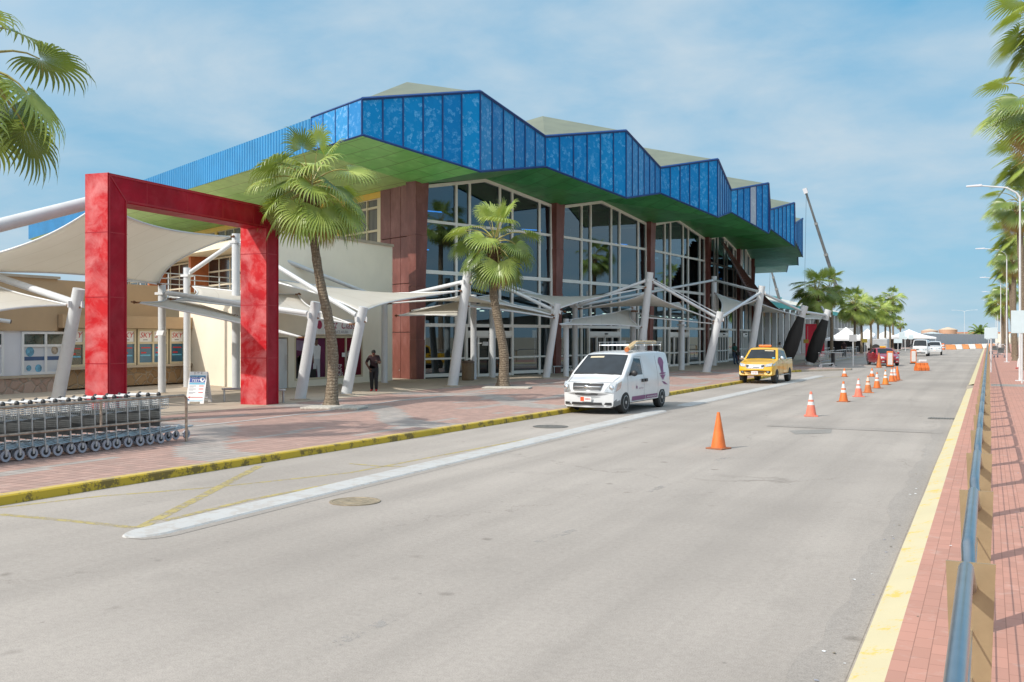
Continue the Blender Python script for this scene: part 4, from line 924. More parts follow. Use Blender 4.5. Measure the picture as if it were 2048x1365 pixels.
# ================================================================ folding sign
def aframe():
    c=G(398,806,.135); e=G(413,807,.135)
    t=thing('folding_sign','white folding pavement sign reading COVID-19 TEST with a red arrow','sign',c,R(22))
    # local: x to the right along face, -y towards the viewer
    f=MB(); w=.31; H=1.06; d=.36
    def P_(x,z,o=0.): k=z/H; return (x*1.,-d*(1-k)+.02-o,z)
    def board(sign,mats,name):
        mb=MB()
        def q(x,z,o): k=z/H; return (x,sign*(d*(1-k)+o),z)
        for x0,x1,z0,z1 in((-w,w,.06,.98),(-w,-w+.13,0,.06),(w-.13,w,0,.06),(-w,-w+.17,.98,1.06),(-.1,.1,.98,1.06),(w-.17,w,.98,1.06)):
            a=[q(x0,z0,0),q(x1,z0,0),q(x1,z1,0),q(x0,z1,0)]; b=[q(x0,z0,.035),q(x1,z0,.035),q(x1,z1,.035),q(x0,z1,.035)]
            mb.add(a+b,[(0,3,2,1),(4,5,6,7),(0,1,5,4),(1,2,6,5),(2,3,7,6),(3,0,4,7)])
        return mb.build(name,mats,t,local=True)
    fp=board(-1,white_print,'front_board'); bp=board(1,white_print,'rear_board')
    rb=MB()
    for k in range(9): z=.15+k*.085; rb.box((-.24,(d*(1-z/H))-.02,z),(.24,(d*(1-z/H))+.005,z+.035))
    rb.build('rib',lightgrey,bp,local=True)
    def q(x,z,o): k=z/H; return (x,-(d*(1-k)+.037+o),z)
    g=MB()
    def rc(x0,x1,z0,z1,mi,o=.001): g.poly([q(x0,z0,o),q(x1,z0,o),q(x1,z1,o),q(x0,z1,o)],mi)
    rc(-.27,.27,.90,.935,2); rc(-.27,.27,.70,.90,0); rc(-.27,.27,.63,.69,2)
    for z in(.57,.47,.35): rc(-.25,-.02,z,z+.022,1); rc(.08,.24,z,z+.025,3); rc(-.25,-.1,z-.035,z-.02,1)
    rc(-.2,.25,.195,.215,3,.002); g.poly([q(-.27,.205,.002),q(-.19,.175,.002),q(-.19,.235,.002)],3); rc(-.27,.27,.08,.1,2); rc(-.25,-.2,.11,.15,0)
    g.poly([q(.17+.085*math.cos(k*.5236),.80+.085*math.sin(k*.5236),.003) for k in range(12)],4); g.poly([q(.18+.04*math.cos(k*1.047),.80+.045*math.sin(k*1.047),.004) for k in range(6)],0)
    g.build('print',[blue_ink,grey_ink,sky_ink,red_ink,white_print],fp,local=True)
    up=Vector((0,d/H,1)).normalized()
    text('lettering','COVID-19',white_print,fp,q(-.07,.86,.004),(1,0,0),up,.085,shear=.2,ext=0,local=True); text('lettering','TEST',white_print,fp,q(-.07,.76,.004),(1,0,0),up,.13,shear=.2,ext=0,local=True)
    text('lettering','OF',black_plastic,fp,q(0,1.02,.004),(1,0,0),up,.06,ext=0,local=True)
aframe()
# ================================================================ fan palms
def fan_leaf(mb,o,az,el,rnd,size,mi,wind):
    h=Vector((math.cos(az),math.sin(az),0)); d=h*math.cos(el)+Vector((0,0,math.sin(el)))
    pl=size*rnd.uniform(.85,1.3); pts=[o]; p=o.copy(); dd=d.copy()
    for k in range(5):
        dd=(dd+Vector((wind.x*.1,wind.y*.1,-.10-.05*k))*(.9 if el<1.1 else .3)).normalized(); p=p+dd*(pl/5); pts.append(p.copy())
    mb.tube(pts,[.035*size,.03*size,.024*size,.02*size,.016*size,.012*size],4,3,caps=False)
    f=dd; up=Vector((0,0,1)) if abs(f.z)<.93 else -h
    s=f.cross(up).normalized(); n=s.cross(f).normalized()
    roll=rnd.uniform(-.5,.5); s,n=s*math.cos(roll)+n*math.sin(roll),n*math.cos(roll)-s*math.sin(roll)
    NS=30; A=R(rnd.uniform(108,128)); da=2*A/NS; BL=size*rnd.uniform(.95,1.15); cup=rnd.uniform(.12,.35)
    grav=Vector((wind.x,wind.y,-1)).normalized()
    droop=rnd.uniform(.55,1.)
    for k in range(NS):
        a=-A+da*(k+.5); L=BL*(.62+.38*math.cos(a*.62))*rnd.uniform(.93,1.05); 
        def at(r,ang,fold): 
            v=f*math.cos(ang)+s*math.sin(ang); q=p+v*r+n*(cup*r*abs(math.sin(ang*.5))*.6+fold)
            return q
        r1=L*rnd.uniform(.46,.55); fo=-r1*da*.32
        base=at(.02,a,0); e0=at(r1,a-da*.5,0); e1=at(r1,a+da*.5,0); m1=at(r1,a,fo)
        v=(f*math.cos(a)+s*math.sin(a)); sd=(s*math.cos(a)-f*math.sin(a))
        w=r1*da*.5
        dirn=(m1-base).normalized(); q=m1.copy(); rows=[(e0,m1,e1)]; segs=4; j=rnd.uniform(.7,1.2)
        for i in range(segs):
            dirn=(dirn+grav*(.16+.26*i)*droop*j).normalized(); q=q+dirn*(L-r1)/segs*1.1
            ww=w*(.92,.72,.42,.03)[i]; rows.append((q-sd*ww+n*ww*.3,q,q+sd*ww+n*ww*.3))
        b=len(mb.v); vs=[base]; 
        for r_ in rows: vs+=list(r_)
        fs=[(0,1,2),(0,2,3)]
        for i in range(len(rows)-1):
            x=1+i*3; fs+=[(x,x+3,x+4,x+1),(x+1,x+4,x+5,x+2)]
        mb.add(vs,fs,mi)
CROWNS=[]
def crown_mesh(seed,n=36,size=1.,wind=(0,0),dry=3):
    rnd=random.Random(seed); mb=MB(); wv=Vector((wind[0],wind[1],0))
    for i in range(n):
        t=(i+.5)/n; el=lerp(R(82),R(-48),t**.85)+rnd.uniform(-.22,.22); az=i*2.39996+rnd.uniform(-.25,.25)
        dryl=i>=n-dry; 
        o=Vector((math.cos(az)*.1,math.sin(az)*.1,lerp(.35,-.25,t)))
        fan_leaf(mb,o,az,el if not dryl else R(rnd.uniform(-75,-55)),rnd,size*(1. if not dryl else .8)*(.8 if t<.12 else 1),2 if dryl else (1 if rnd.random()<.3 else 0),wv)
    ob=mb.build('crown',[leaf_green,leaf_deep,leaf_dry,stalk]); me=ob.data; bpy.data.objects.remove(ob); return me
def palm(pts,rad,label,mesh,cs=1.,group='fan palms',rot=0,skirt=True,cat='palm tree'):
    base=pts[0]; t=thing('palm_tree',label,cat,base,0,group); mb=MB()
    P_=[]; Rr=[]; n=len(pts)-1; N=44
    for i in range(N+1):     # smooth through the points
        u=i/N*n; k=min(int(u),n-1); f=u-k; a,b=pts[k],pts[k+1]; c=pts[max(k-1,0)]; d=pts[min(k+2,n)]
        m0,m1=(b-c)/2,(d-a)/2; h=lambda f:(2*f**3-3*f**2+1,f**3-2*f**2+f,-2*f**3+3*f**2,f**3-f**2); w=h(f)
        P_.append(a*w[0]+m0*w[1]+b*w[2]+m1*w[3]); Rr.append(lerp(rad[0],rad[1],min(1,(i/N)**.6))*(1+.45*max(0,1-i/4.))*(1+.035*math.sin(i*2.3)+.03*math.sin(i*5.1)))
    mb.tube(P_,Rr,12); tr=mb.build('trunk',trunk_mat,t,smooth=60)
    if skirt:
        f=MB(); rnd=random.Random(len(label)); top=P_[-1]
        for k in range(70):
            a=rnd.uniform(0,6.28); z=-rnd.uniform(.05,1.1); r=rad[1]*.9; o=top+Vector((math.cos(a)*r,math.sin(a)*r,z)); l=rnd.uniform(.12,.3); out=Vector((math.cos(a),math.sin(a),rnd.uniform(.2,1.2))).normalized(); sd=Vector((-math.sin(a),math.cos(a),0))*rnd.uniform(.02,.04)
            f.add([o-sd,o+sd,o+out*l+sd*.5,o+out*l-sd*.5,o+out*.03-V3(0,0,.12)],[(0,1,2,3),(0,4,1),(0,3,4),(1,4,2)])
        f.tube([P_[-8],P_[-5],P_[-3],P_[-1]],[rad[1]*1.02,rad[1]*1.2,rad[1]*1.3,rad[1]*.8],10); f.build('fibre_skirt',fibre,tr)
    c=bpy.data.objects.new('crown',mesh); COL.objects.link(c); c.parent=t; c.location=P_[-1]-base+V3(0,0,.1); c.scale=(cs,)*3; c.rotation_euler=(0,0,rot); return t
cm_a=crown_mesh(5,35,1.05,(-.1,.05)); cm_b=crown_mesh(11,27,1.,(-.55,.2),2); cm_c=crown_mesh(23,23,1.,(-.95,.45),2); cm_d=crown_mesh(37,21,1.,(-.8,.4),4)
d1=32.5; palm([G(662,813,.13)]+[D(*q,d1) for q in((666,714),(657,640),(640,561),(628,479),(621,383))],(.2,.13),'nearest full fan palm, in front of the pale annex beside the red arch',cm_a,1.02)
d2=45.2; palm([G(1006,773,.13)]+[D(*q,d2) for q in((1008,712),(997,646),(987,587),(987,540),(989,492))],(.255,.16),'smaller fan palm with yellowing leaves in front of the first glazed bay',cm_b,1.08)
# palm whose crown hangs in at the upper left
base=onX(-175,-19.6); xc=base.x*CT+base.y*ST; zc=-base.x*ST+base.y*CT
top=D(-72,146,zc); palm([base,base.lerp(top,.35)+V3(.1,.15,0),base.lerp(top,.7)+V3(.1,.1,0),top],(.3,.2),'fan palm whose drooping leaves enter the sky at the upper left picture edge',cm_c,1.2,rot=R(20))
# low kerbed beds
bedm=pm('bed_gravel',(.5,.47,.41),.9,var=.3,vs=14,world=True)
for px,py,w,l,lab in ((662,817,2.0,.9,'low pale kerbed tree bed at the foot of the nearest full palm'),(1008,777,2.2,.9,'low pale kerbed tree bed at the foot of the smaller palm'),):
    c=G(px,py,.13); mb=MB(); mb.obox((c.x+.2,c.y-.1,KH+.03),Vector((.9,.25,0))*w*.5,Vector((-.25,.9,0))*l*.62,(0,0,.035)); tag(mb.build('tree_bed',bedm,bevel=.02),lab,'tree bed')
# row along the far left pavement
def xpalm(px,py,X,label,mesh,cs,lean=0,rad=(.2,.14),group='far fan palms beyond the terminal'):
    b=onX(px,X); zc=-b.x*ST+b.y*CT; xt=px+lean; t=D(xt,py,zc); m=b.lerp(t,.5)+V3(.1,0,0)
    return palm([b,m,t],rad,label,mesh,cs,group,rot=0,skirt=zc<130)
far=[(1632,588,-14.4,'dark bushy far palm directly above the two black-wrapped masts',1.25),(1663,580,-15,'far palm with the crane boom rising straight behind its crown',1.2),(1707,613,-15,'stout far palm left of the row, in front of the turquoise roof end',1.25),(1723,620,-15,'far palm second in the row right of the turquoise roof',1.15),
(1742,624,-15,'far palm third in the row, above the roof of the red taxi',1.1),(1755,622,-15,'far palm fourth in the row, with a close crown',1.15),(1769,628,-15,'far palm fifth in the row, with the lowest crown',1.1),(1780,634,-15,'short far palm just left of the tallest one in the row',1.0),(1786,602,-15,'tallest far palm at the right end of the row',1.3)]
for i,(px,py,X,l,cs) in enumerate(far): xpalm(px,py,X,l,(cm_b,cm_d,cm_a)[i%3],cs,lean=random.Random(i).uniform(-4,2))
for i,(px,py,l) in enumerate(((1800,648,'small distant palm right of the tallest far palm'),)): xpalm(px,py,-18,l,cm_d,.8)
# row along the right pavement
right=[(2.6,40,13.5,1.15,'palm whose leaf tips touch the upper right corner'),(2.4,50,12.6,1.4,'tallest-looking windblown palm on the right, cut by the picture edge'),(2.9,62,12.0,1.2,'second windblown palm on the right, below the tallest-looking one'),(2.2,75,11.2,1.15,'third windblown palm on the right, behind the first street lamp arm'),
(2.7,90,10.4,1.15,'fourth windblown palm on the right, beneath the first street lamp arm'),(2.3,104,9.8,1.15,'fifth windblown palm on the right, level with the second street lamp arm'),(2.6,124,9.9,1.1,'sixth windblown palm on the right, over the third street lamp arm'),(2.4,152,8.6,1.2,'seventh windblown palm on the right, with orange fruit stalks'),
(2.2,186,8.,1.5,'low full-crowned palm on the right, right of the far round-headed palm'),(2.6,215,7.6,1.4,'farthest low palm in the right-hand row')]
for i,(X,Y,H,cs,l) in enumerate(right):
    rnd=random.Random(i+50); b=V3(X,Y,.12); t=V3(X-rnd.uniform(.1,.5),Y+rnd.uniform(-.3,.3),H); palm([b,b.lerp(t,.5)+V3(rnd.uniform(-.15,.2),0,0),t],(.27,.19),l,(cm_c,cm_d)[i%2],cs,'windblown palms along the right pavement',rot=rnd.uniform(-.3,.3))
def date_palm(px,py,Y,label):
    b=V3(1.0,Y,.1); zc=-b.x*ST+b.y*CT; xc=b.x*CT+b.y*ST
    b=D(px,690,330); b.z=0; t=D(px,py,330); th=thing('palm_tree',label,'palm tree',b,0,None); MB().tube([b,t],[.35,.28],8).build('trunk',trunk_mat,th)
    mb=MB(); rnd=random.Random(4)
    for k in range(30):
        az=k*2.4; el=lerp(1.3,-.4,k/30); p=t.copy(); d=Vector((math.cos(az)*math.cos(el),math.sin(az)*math.cos(el),math.sin(el)))
        for i in range(6):
            q=p+d*.75; s=d.cross(Vector((0,0,1))).normalized()
            for sg in(-1,1): mb.add([p,q,q+s*sg*.6-V3(0,0,.35),p+s*sg*.6-V3(0,0,.3)],[(0,1,2,3)])
            p=q; d=(d+V3(0,0,-.24)).normalized()
    mb.build('crown',leaf_deep,th)
date_palm(1960,668,330,'small round-headed date palm at the far end of the road')
# ================================================================ vehicles (local: +x forward, +y left, z up)
class Car:
    def __init__(s,root,xs,zt,zb,hw,tum,rc,fb,rb,crown=.03):
        s.t=root; s.zt_,s.zb_,s.hw_,s.tum_,s.rc_=zt,zb,hw,tum,rc; s.fb,s.rb=fb,rb; s.cr=crown; s.x0,s.x1=xs
    def zt(s,x): return interp(s.zt_,x)
    def zb(s,x): return interp(s.zb_,x)
    def ys(s,x,z): return interp(s.hw_,x)*interp(s.tum_,z)
    def warp(s,x,y):
        w=max(h for _,h in s.hw_); q=min(1.,abs(y)/w)**2
        return x-s.fb*q*max(0,(x-(s.x1-.9))/.9)+s.rb*q*max(0,((s.x0+.6)-x)/.6)
    def side(s,x,z,sg,e=.006): y=s.ys(x,z)+e; return Vector((s.warp(x,y),sg*y,z))
    def topz(s,x,y): w=s.ys(x,s.zt(x)); return s.zt(x)-s.cr*(y/max(w,.01))**2
    def top(s,x,y,e=.006): return Vector((s.warp(x,y)+e*.7,y,s.topz(x,y)+e))
    def fx(s,y,z,e=.006):
        if z<=s.zt(s.x1): x=s.x1
        else:
            lo,hi=0.,s.x1
            for _ in range(24):
                m=(lo+hi)/2
                if s.zt(m)>z: lo=m
                else: hi=m
            x=lo
        return Vector((s.warp(x,y)+e,y,z))
    def body(s,mats,assign,arches,name='body',n=64,extra=()):
        xs=sorted(set([lerp(s.x0,s.x1,i/n) for i in range(n+1)]+[x for x,_ in s.zt_]+list(extra))); rings=[]
        for x in xs:
            zt,zb,rc=s.zt(x),s.zb(x),interp(s.rc_,x); rc=min(rc,(zt-zb)*.4); h=[(0,zb),(s.ys(x,zb)*.9,zb)]
            for k in range(9): z=lerp(zb+.04,zt-rc,k/8); h.append((s.ys(x,z),z))
            yb=s.ys(x,zt-rc)
            for k in range(1,5): a=k/4*math.pi/2; h.append((yb-rc*(1-math.cos(a)),zt-rc+rc*math.sin(a)-s.cr*(1. if k==4 else k/4)))
            yt=yb-rc
            for f in(.75,.5,.25,0): h.append((yt*f,zt-s.cr*f*f))
            ring=[Vector((s.warp(x,y),y,z)) for y,z in h]+[Vector((s.warp(x,y),-y,z)) for y,z in reversed(h[1:-1])]; rings.append(ring)
        m=len(rings[0]); mb=MB(); vs=[p for r_ in rings for p in r_]; fs=[]
        for i in range(len(rings)-1):
            for k in range(m): k2=(k+1)%m; fs.append((i*m+k,(i+1)*m+k,(i+1)*m+k2,i*m+k2))
        fs.append(list(range(m))); fs.append([(len(rings)-1)*m+k for k in range(m-1,-1,-1)])
        mb.add(vs,fs); o=mb.build(name,mats,s.t,local=True,smooth=180)
        cut=MB()
        for (wx,r) in arches:
            for sg in(-1,1):
                w=s.ys(wx,.6); c=MB(); c.lathe([(r,min(sg*(w-.32),sg*(w+.25))),(r,max(sg*(w-.32),sg*(w+.25)))],(wx,0,.01+r*.93),28,axis='y'); cut.add(c.v,c.f)
        if arches:
            co_=cut.build('arch_cutter',mats,None,smooth=180); b=o.modifiers.new('arches','BOOLEAN'); b.object=co_; b.operation='DIFFERENCE'; b.solver='EXACT'
            dg=bpy.context.evaluated_depsgraph_get(); me=bpy.data.meshes.new_from_object(o.evaluated_get(dg)); o.modifiers.clear(); o.data=me; bpy.data.objects.remove(co_)
        me=o.data; dk=len(mats)-1
        for p in me.polygons:
            c=p.center; p.material_index=assign(c,p.normal)
            for (wx,r) in arches:
                dd=math.hypot(c.x-wx,c.z-.01-r*.93)
                if dd<r+.03 and ((abs(p.normal.y)<.3 and dd>r-.06 and abs(c.y)<s.ys(wx,.6)+.02 and c.z>.1) or (abs(p.normal.y)>.9 and abs(c.y)<s.ys(wx,.6)-.2)): p.material_index=dk
        bm=bmesh.new(); bm.from_mesh(me)
        for e in bm.edges: e.smooth=not(len(e.link_faces)==2 and e.calc_face_angle(0)>R(33))
        bm.to_mesh(me); bm.free(); s.b=o; return o
    def patch(s,name,fn,q,mat,parent=None,nu=8,nv=6,mb=None,mi=0):
        own=mb is None; mb=mb or MB(); q=[Vector(p) for p in q]
        mb.grid(lambda u,v:fn(*(q[0].lerp(q[1],u).lerp(q[3].lerp(q[2],u),v))),nu,nv,mi)
        return mb.build(name,mat,parent or s.t,local=True,smooth=180) if own else mb
    def ngon(s,fn,pts,mb,mi=0):
        mb.poly([fn(*p) for p in pts],mi)
def wheel(t,x,y,r,wd,sg,spokes=6,rimmat=None):
    mb=MB(); prof=[(r*.62,-wd/2),(r*.9,-wd/2),(r*.985,-wd*.4),(r,-wd*.2),(r,wd*.2),(r*.985,wd*.4),(r*.9,wd/2),(r*.62,wd/2)]
    mb.lathe(prof,(x,y,r),26,axis='y'); w=mb.build('wheel',tyre_mat,t,local=True,smooth=40)
    rm=MB(); o=y+sg*wd*.36
    rm.lathe([(r*.64,o-.01),(r*.66,o+sg*.03),(r*.58,o+sg*.035),(r*.5,o-sg*.02),(r*.2,o-sg*.01),(.01,o-sg*.01)],(x,0,r),24,axis='y',mi=0)
    for k in range(spokes):
        a=k*2*math.pi/spokes; c=Vector((x+math.cos(a)*r*.37,o+sg*.012,r+math.sin(a)*r*.37)); u=Vector((math.cos(a),0,math.sin(a))); rm.obox(c,u*r*.24,Vector((0,.014,0)),Vector((-u.z,0,u.x))*r*.085,0)
    rm.lathe([(r*.17,o),(r*.15,o+sg*.04),(.01,o+sg*.045)],(x,0,r),14,axis='y',mi=0)
    rm.lathe([(r*.6,o-sg*.045),(r*.02,o-sg*.05)],(x,0,r),24,axis='y',mi=1)
    rm.build('rim',[rimmat or rim_mat,black_plastic],w,local=True,smooth=40); return w
def mirror(t,x,y,z,sg,mat):
    mb=MB(); mb.tube([(x+.03,y-sg*.12,z-.06),(x,y,z)],.03,6); mb.ball((x,y+sg*.05,z+.02),(.08,.12,.1),10); return mb.build('wing_mirror',mat,t,local=True,smooth=60)
def plate(c,z,y,txt,badge,w=.36,h=.15,parent=None,ink=red_ink):
    x=c.fx(0,z).x+.012; p=MB(); p.box((x-.015,y-w/2,z-h/2),(x,y+w/2,z+h/2)); po=p.build('number_plate',plate_white,parent or c.t,local=True)
    if badge:
        b=MB(); b.box((x,y-w/2+.0,z-h/2+.01),(x+.002,y-w/2+w*.33,z+h/2-.01)); b.build('badge',pm('plate_badge_red',(.7,.09,.02),.5),po,local=True)
    text('lettering',txt,ink,po,(x+.002,y+(w*.16 if badge else 0),z),(0,1,0),(0,0,1),h*.62,ext=.002,local=True,sx=.85)
# ---------------------------------------------------------------- white panel van
van=thing('panel_van','white panel van with purple side logo and a roof rack, parked at the left kerb','van',(-11.02,31.15,0),R(-93.2))
c=Car(van,(-2.56,2.56),[(-2.56,1.62),(-2.5,1.78),(-2.35,1.88),(-1.5,1.93),(-.3,1.935),(.4,1.91),(.72,1.86),(.88,1.79),(1.72,1.22),(1.86,1.15),(2.2,1.06),(2.4,.98),(2.5,.88),(2.55,.76),(2.56,.66)],[(-2.56,.42),(-2.3,.3),(2.0,.28),(2.5,.2),(2.56,.22)],
 [(-2.56,.88),(-2.4,.94),(-2.,.96),(1.2,.96),(1.9,.945),(2.25,.92),(2.45,.88),(2.56,.84)],[(0,.93),(.35,.98),(.7,1.),(1.0,.995),(1.2,.97),(1.55,.9),(1.93,.8)],[(-2.56,.12),(.6,.16),(1.5,.1),(2.2,.16),(2.56,.12)],.27,.1)
c.body([white_car,grey_plastic,black_plastic],lambda p,n:1 if (p.z<.43 and (p.x>2.02 or p.x<-2.3)) else (1 if p.z<.33 else 0),[(1.66,.39),(-1.54,.39)])
w=c.patch('windscreen',c.top,[(1.70,-.80),(1.70,.80),(.86,.67),(.86,-.67)],auto_glass,nu=12)
rb_=MB(); 
for a,b in(((1.715,-.82),(1.715,.82)),((.85,-.69),(.85,.69))): rb_.tube([c.top(lerp(a[0],b[0],i/10),lerp(a[1],b[1],i/10),.008) for i in range(11)],.012,5)
for sg in(-1,1): rb_.tube([c.top(lerp(1.71,.855,i/8),sg*lerp(.81,.68,i/8),.006) for i in range(9)],.012,5)
rb_.build('windscreen_seal',black_rubber,w,local=True)
vz=MB(); vz.box((1.0,-.6,1.62),(1.06,-.1,1.70)); 
sh=MB(); sh.grid(lambda u,v:c.top(lerp(1.0,.93,v),lerp(-.55,-.08,u),.009),6,2); sh.build('sun_visor',cream_frame,w,local=True)
wi=MB(); wi.tube([c.top(1.735,.55,.02),c.top(1.73,.0,.03)],.011,5); wi.tube([c.top(1.735,-.1,.02),c.top(1.73,-.6,.03)],.011,5); wi.build('wiper',black_plastic,w,local=True)
for sg in(-1,1):
    fn=lambda x,z,sg=sg:c.side(x,z,sg)
    d=MB(); q=[(1.5,.36),(.12,.36),(.12,1.74),(.66,1.74),(1.5,1.16)]
    # door seams
    for a,b in zip(q,q[1:]+q[:1]):
        d.tube([c.side(lerp(a[0],b[0],i/6),lerp(a[1],b[1],i/6),sg,.0) for i in range(7)],.006,4)
    d.tube([c.side(-1.15,lerp(.36,1.78,i/6),sg,0) for i in range(7)],.006,4)
    dm=d.build('door',grey_plastic,van,local=True)
    c.patch('window',fn,[(1.40,1.17),(.22,1.17),(.22,1.68),(.74,1.70)],auto_glass,dm)
    h=MB(); h.obox(c.side(.27,.98,sg,.025),(.09,0,0),(0,.02,0),(0,0,.05)); h.obox(c.side(-.02,.98,sg,.025),(.09,0,0),(0,.02,0),(0,0,.05)); h.build('handle',black_plastic,dm,local=True)
    mirror(van,1.22,sg*1.0,1.22,sg,black_plastic)
    hl=MB(); c.patch('',lambda y,z,sg=sg:c.fx(sg*y,z,.01),[(.56,.70),(.84,.66),(.88,1.0),(.70,.96)],None,mb=hl)
    c.patch('',fn,[(2.5,.70),(2.18,.80),(2.02,1.02),(2.36,.96)],None,mb=hl); hd=hl.build('headlight',headlamp,van,local=True,smooth=180)
    bl_=MB(); bl_.ball(c.fx(sg*.76,.82,.0),(.05,.085,.085),10); bl_.build('lamp',chrome,hd,local=True,smooth=180)
    fg=MB(); c.patch('',lambda y,z,sg=sg:c.fx(sg*y,z,.012),[(.56,.30),(.78,.29),(.78,.37),(.6,.37)],None,mb=fg); fg.build('fog_lamp_recess',black_plastic,van,local=True)
    tl=MB(); c.patch('',fn,[(-2.5,.9),(-2.42,.9),(-2.42,1.45),(-2.5,1.45)],None,mb=tl); tl.build('tail_light',red_ink,van,local=True)
    lg=MB()
    f2=lambda x,z,sg=sg:c.side(x,z,sg,.007)
    K=[(-1.62+.26*math.cos(a)*(1 if math.sin(a)>-.3 else .8),1.50+.2*math.sin(a)) for a in [i*.35 for i in range(18)]]
    lg.poly([f2(*p) for p in K],0); lg.poly([f2(*p) for p in((-1.44,1.42),(-1.8,1.44),(-1.72,1.2),(-1.58,1.16),(-1.5,1.2))],0)
    lg.poly([f2(*p) for p in((-1.28,1.13),(-1.6,1.2),(-1.98,1.15),(-1.6,1.1))],0); lg.poly([f2(*p) for p in((-1.36,1.09),(-1.9,1.1),(-1.62,.92))],0); lg.poly([f2(*p) for p in((-1.5,.88),(-1.75,.86),(-2.15,.74),(-1.75,.77))],0)
    for x0,x1 in((1.16,.02),(-.02,-1.1)):
        c.patch('',f2,[(x0,.37),(x1,.37),(x1,.50),(x0,.50)],None,mb=lg)
    lg.poly([f2(*p) for p in((.82,.74),(.74,.72),(.72,.8),(.78,.84),(.84,.8))],0); lg.build('side_logo',purple,van,local=True)
    rr=(-1 if sg>0 else 1)
    for s_,x,z,sz in(('network cafe',.42,.74,.075),('www.mercurynet.com',-.58,.435,.095)):
        text('lettering',s_,purple if z>.6 else white_print,van,c.side(x,z,sg,.009),(rr,0,0),(0,0,1),sz,ext=.002,local=True)
g=MB(); F_=lambda y,z:c.fx(y,z,.012)
c.patch('',F_,[(-.46,.74),(.46,.74),(.52,.95),(-.52,.95)],None,mb=g,mi=1); gr=g.build('grille',[chrome,black_plastic],van,local=True)
g=MB()
for z,hw_ in((.845,.47),(.955,.5),(.745,.44)): g.tube([c.fx(lerp(-hw_,hw_,i/12),z,.02) for i in range(13)],.018 if z==.845 else .01,6)
g.ball(c.fx(0,.845,.03),(.02,.09,.055),10); g.build('grille_bar',chrome,gr,local=True,smooth=180)
g=MB()
for k in range(3): g.tube([c.fx(lerp(-.5,.5,i/10),.80+.03*k-.02,.016) for i in range(11)],.004,4)
g.build('grille_mesh',grey_plastic,gr,local=True)
g=MB(); c.patch('',F_,[(-.36,.60),(.36,.60),(.4,.64),(-.4,.64)],None,mb=g); c.patch('',F_,[(-.52,.29),(.52,.29),(.5,.37),(-.5,.37)],None,mb=g); g.build('air_intake',black_plastic,van,local=True)
plate(c,.47,.0,'34843',True,parent=van,w=.36,h=.15)
for x in(1.66,-1.54):
    for sg in(-1,1): wheel(van,x,sg*.84,.345,.23,sg,8)
hs=MB()
hs.tube([c.fx(lerp(-.74,.74,i/14),.985+.0*i,.004) for i in range(15)],.006,4)
for sg in(-1,1): hs.tube([c.top(lerp(1.76,2.40,i/8),sg*lerp(.80,.74,i/8),.0) for i in range(9)],.006,4); hs.tube([c.fx(sg*lerp(0,.8,i/8),.665,.004) for i in range(9)],.005,4)
hs.build('bonnet_seam',grey_plastic,van,local=True)
# roof rack with bundles (rests on / fixed to the roof)
rk=MB()
for y in(-.6,.6): rk.tube([(-2.3,y,2.12),(.1,y,2.12)],.018,6)
for x in(-2.2,-1.45,-.7,.05):
    rk.tube([(x,-.66,2.1),(x,.66,2.1)],.016,6)
    for y in(-.66,.66): rk.tube([(x,y*1.0,1.9),(x,y,2.1)],.014,5); rk.tube([(x,y,2.1),(x,y,2.2)],.012,5)
for y in(-.66,.66): rk.tube([(-2.3,y,2.2),(.1,y,2.2)],.011,5)
rk.build('roof_rack',galv,van,local=True)
pk=tag(MB().build('pipe_bundle',galv),'yellow-cream pipe bundle strapped on the white van roof rack','pipe bundle')
bpy.data.objects.remove(pk)
vm=Matrix.Translation(van.location)@Matrix.Rotation(van.rotation_euler.z,4,'Z')
mb=MB(); 
for dy in(-.05,.05):
    mb.tube([vm@Vector(p) for p in((-2.2,.42+dy,2.19),(-.55,.42+dy,2.20),(-.45,.43+dy,2.19),(.45,.52+dy,2.0),(.5,.53+dy,1.985))],.055,8,0)
mb.tube([vm@Vector((.5,.53,1.985)),vm@Vector((.62,.545,1.955))],.075,8,1)
for x in(-1.8,-1.0): mb.tube([vm@Vector((x,.3,2.2)),vm@Vector((x,.42,2.27)),vm@Vector((x,.54,2.2))],.014,4,2)
tag(mb.build('pipe_bundle',[pm('cream_pipe',(.62,.46,.25),.5,var=.15,vs=4),orange_brown,black_plastic],smooth=40),'cream-yellow pipe bundle strapped to the roof rack of the white van','pipe bundle')
# ---------------------------------------------------------------- yellow pickup
pu=thing('pickup_truck','yellow double-cab pickup taxi with an amber roof light, second in the bay behind the van','pickup',(-10.55,53.0,0),R(-91.5))
c=Car(pu,(-2.55,2.55),[(-2.55,1.2),(-1.02,1.2),(-1.0,1.25),(-.86,1.72),(-.7,1.8),(0,1.84),(.45,1.8),(.62,1.72),(1.25,1.23),(1.5,1.19),(2.1,1.1),(2.4,1.0),(2.52,.86),(2.55,.7)],[(-2.55,.55),(-2.,.45),(1.9,.42),(2.45,.4),(2.55,.45)],
 [(-2.55,.87),(-2.2,.91),(1.6,.92),(2.2,.9),(2.55,.82)],[(0,.96),(.5,1.),(.9,1.),(1.15,.97),(1.5,.87),(1.84,.76)],[(-2.55,.05),(-1.05,.05),(-.8,.12),(.6,.12),(1.4,.1),(2.55,.1)],.22,.05)
c.body([yellow_paint,black_plastic],lambda p,n:0,[(1.6,.44),(-1.5,.44)])
w=c.patch('windscreen',c.top,[(1.22,-.76),(1.22,.76),(.63,.63),(.63,-.63)],auto_glass,nu=12)
b=MB(); b.box((-2.46,-.72,1.198),(-1.1,.72,1.215),0); b.build('cargo_bed',black_plastic,pu,local=True)
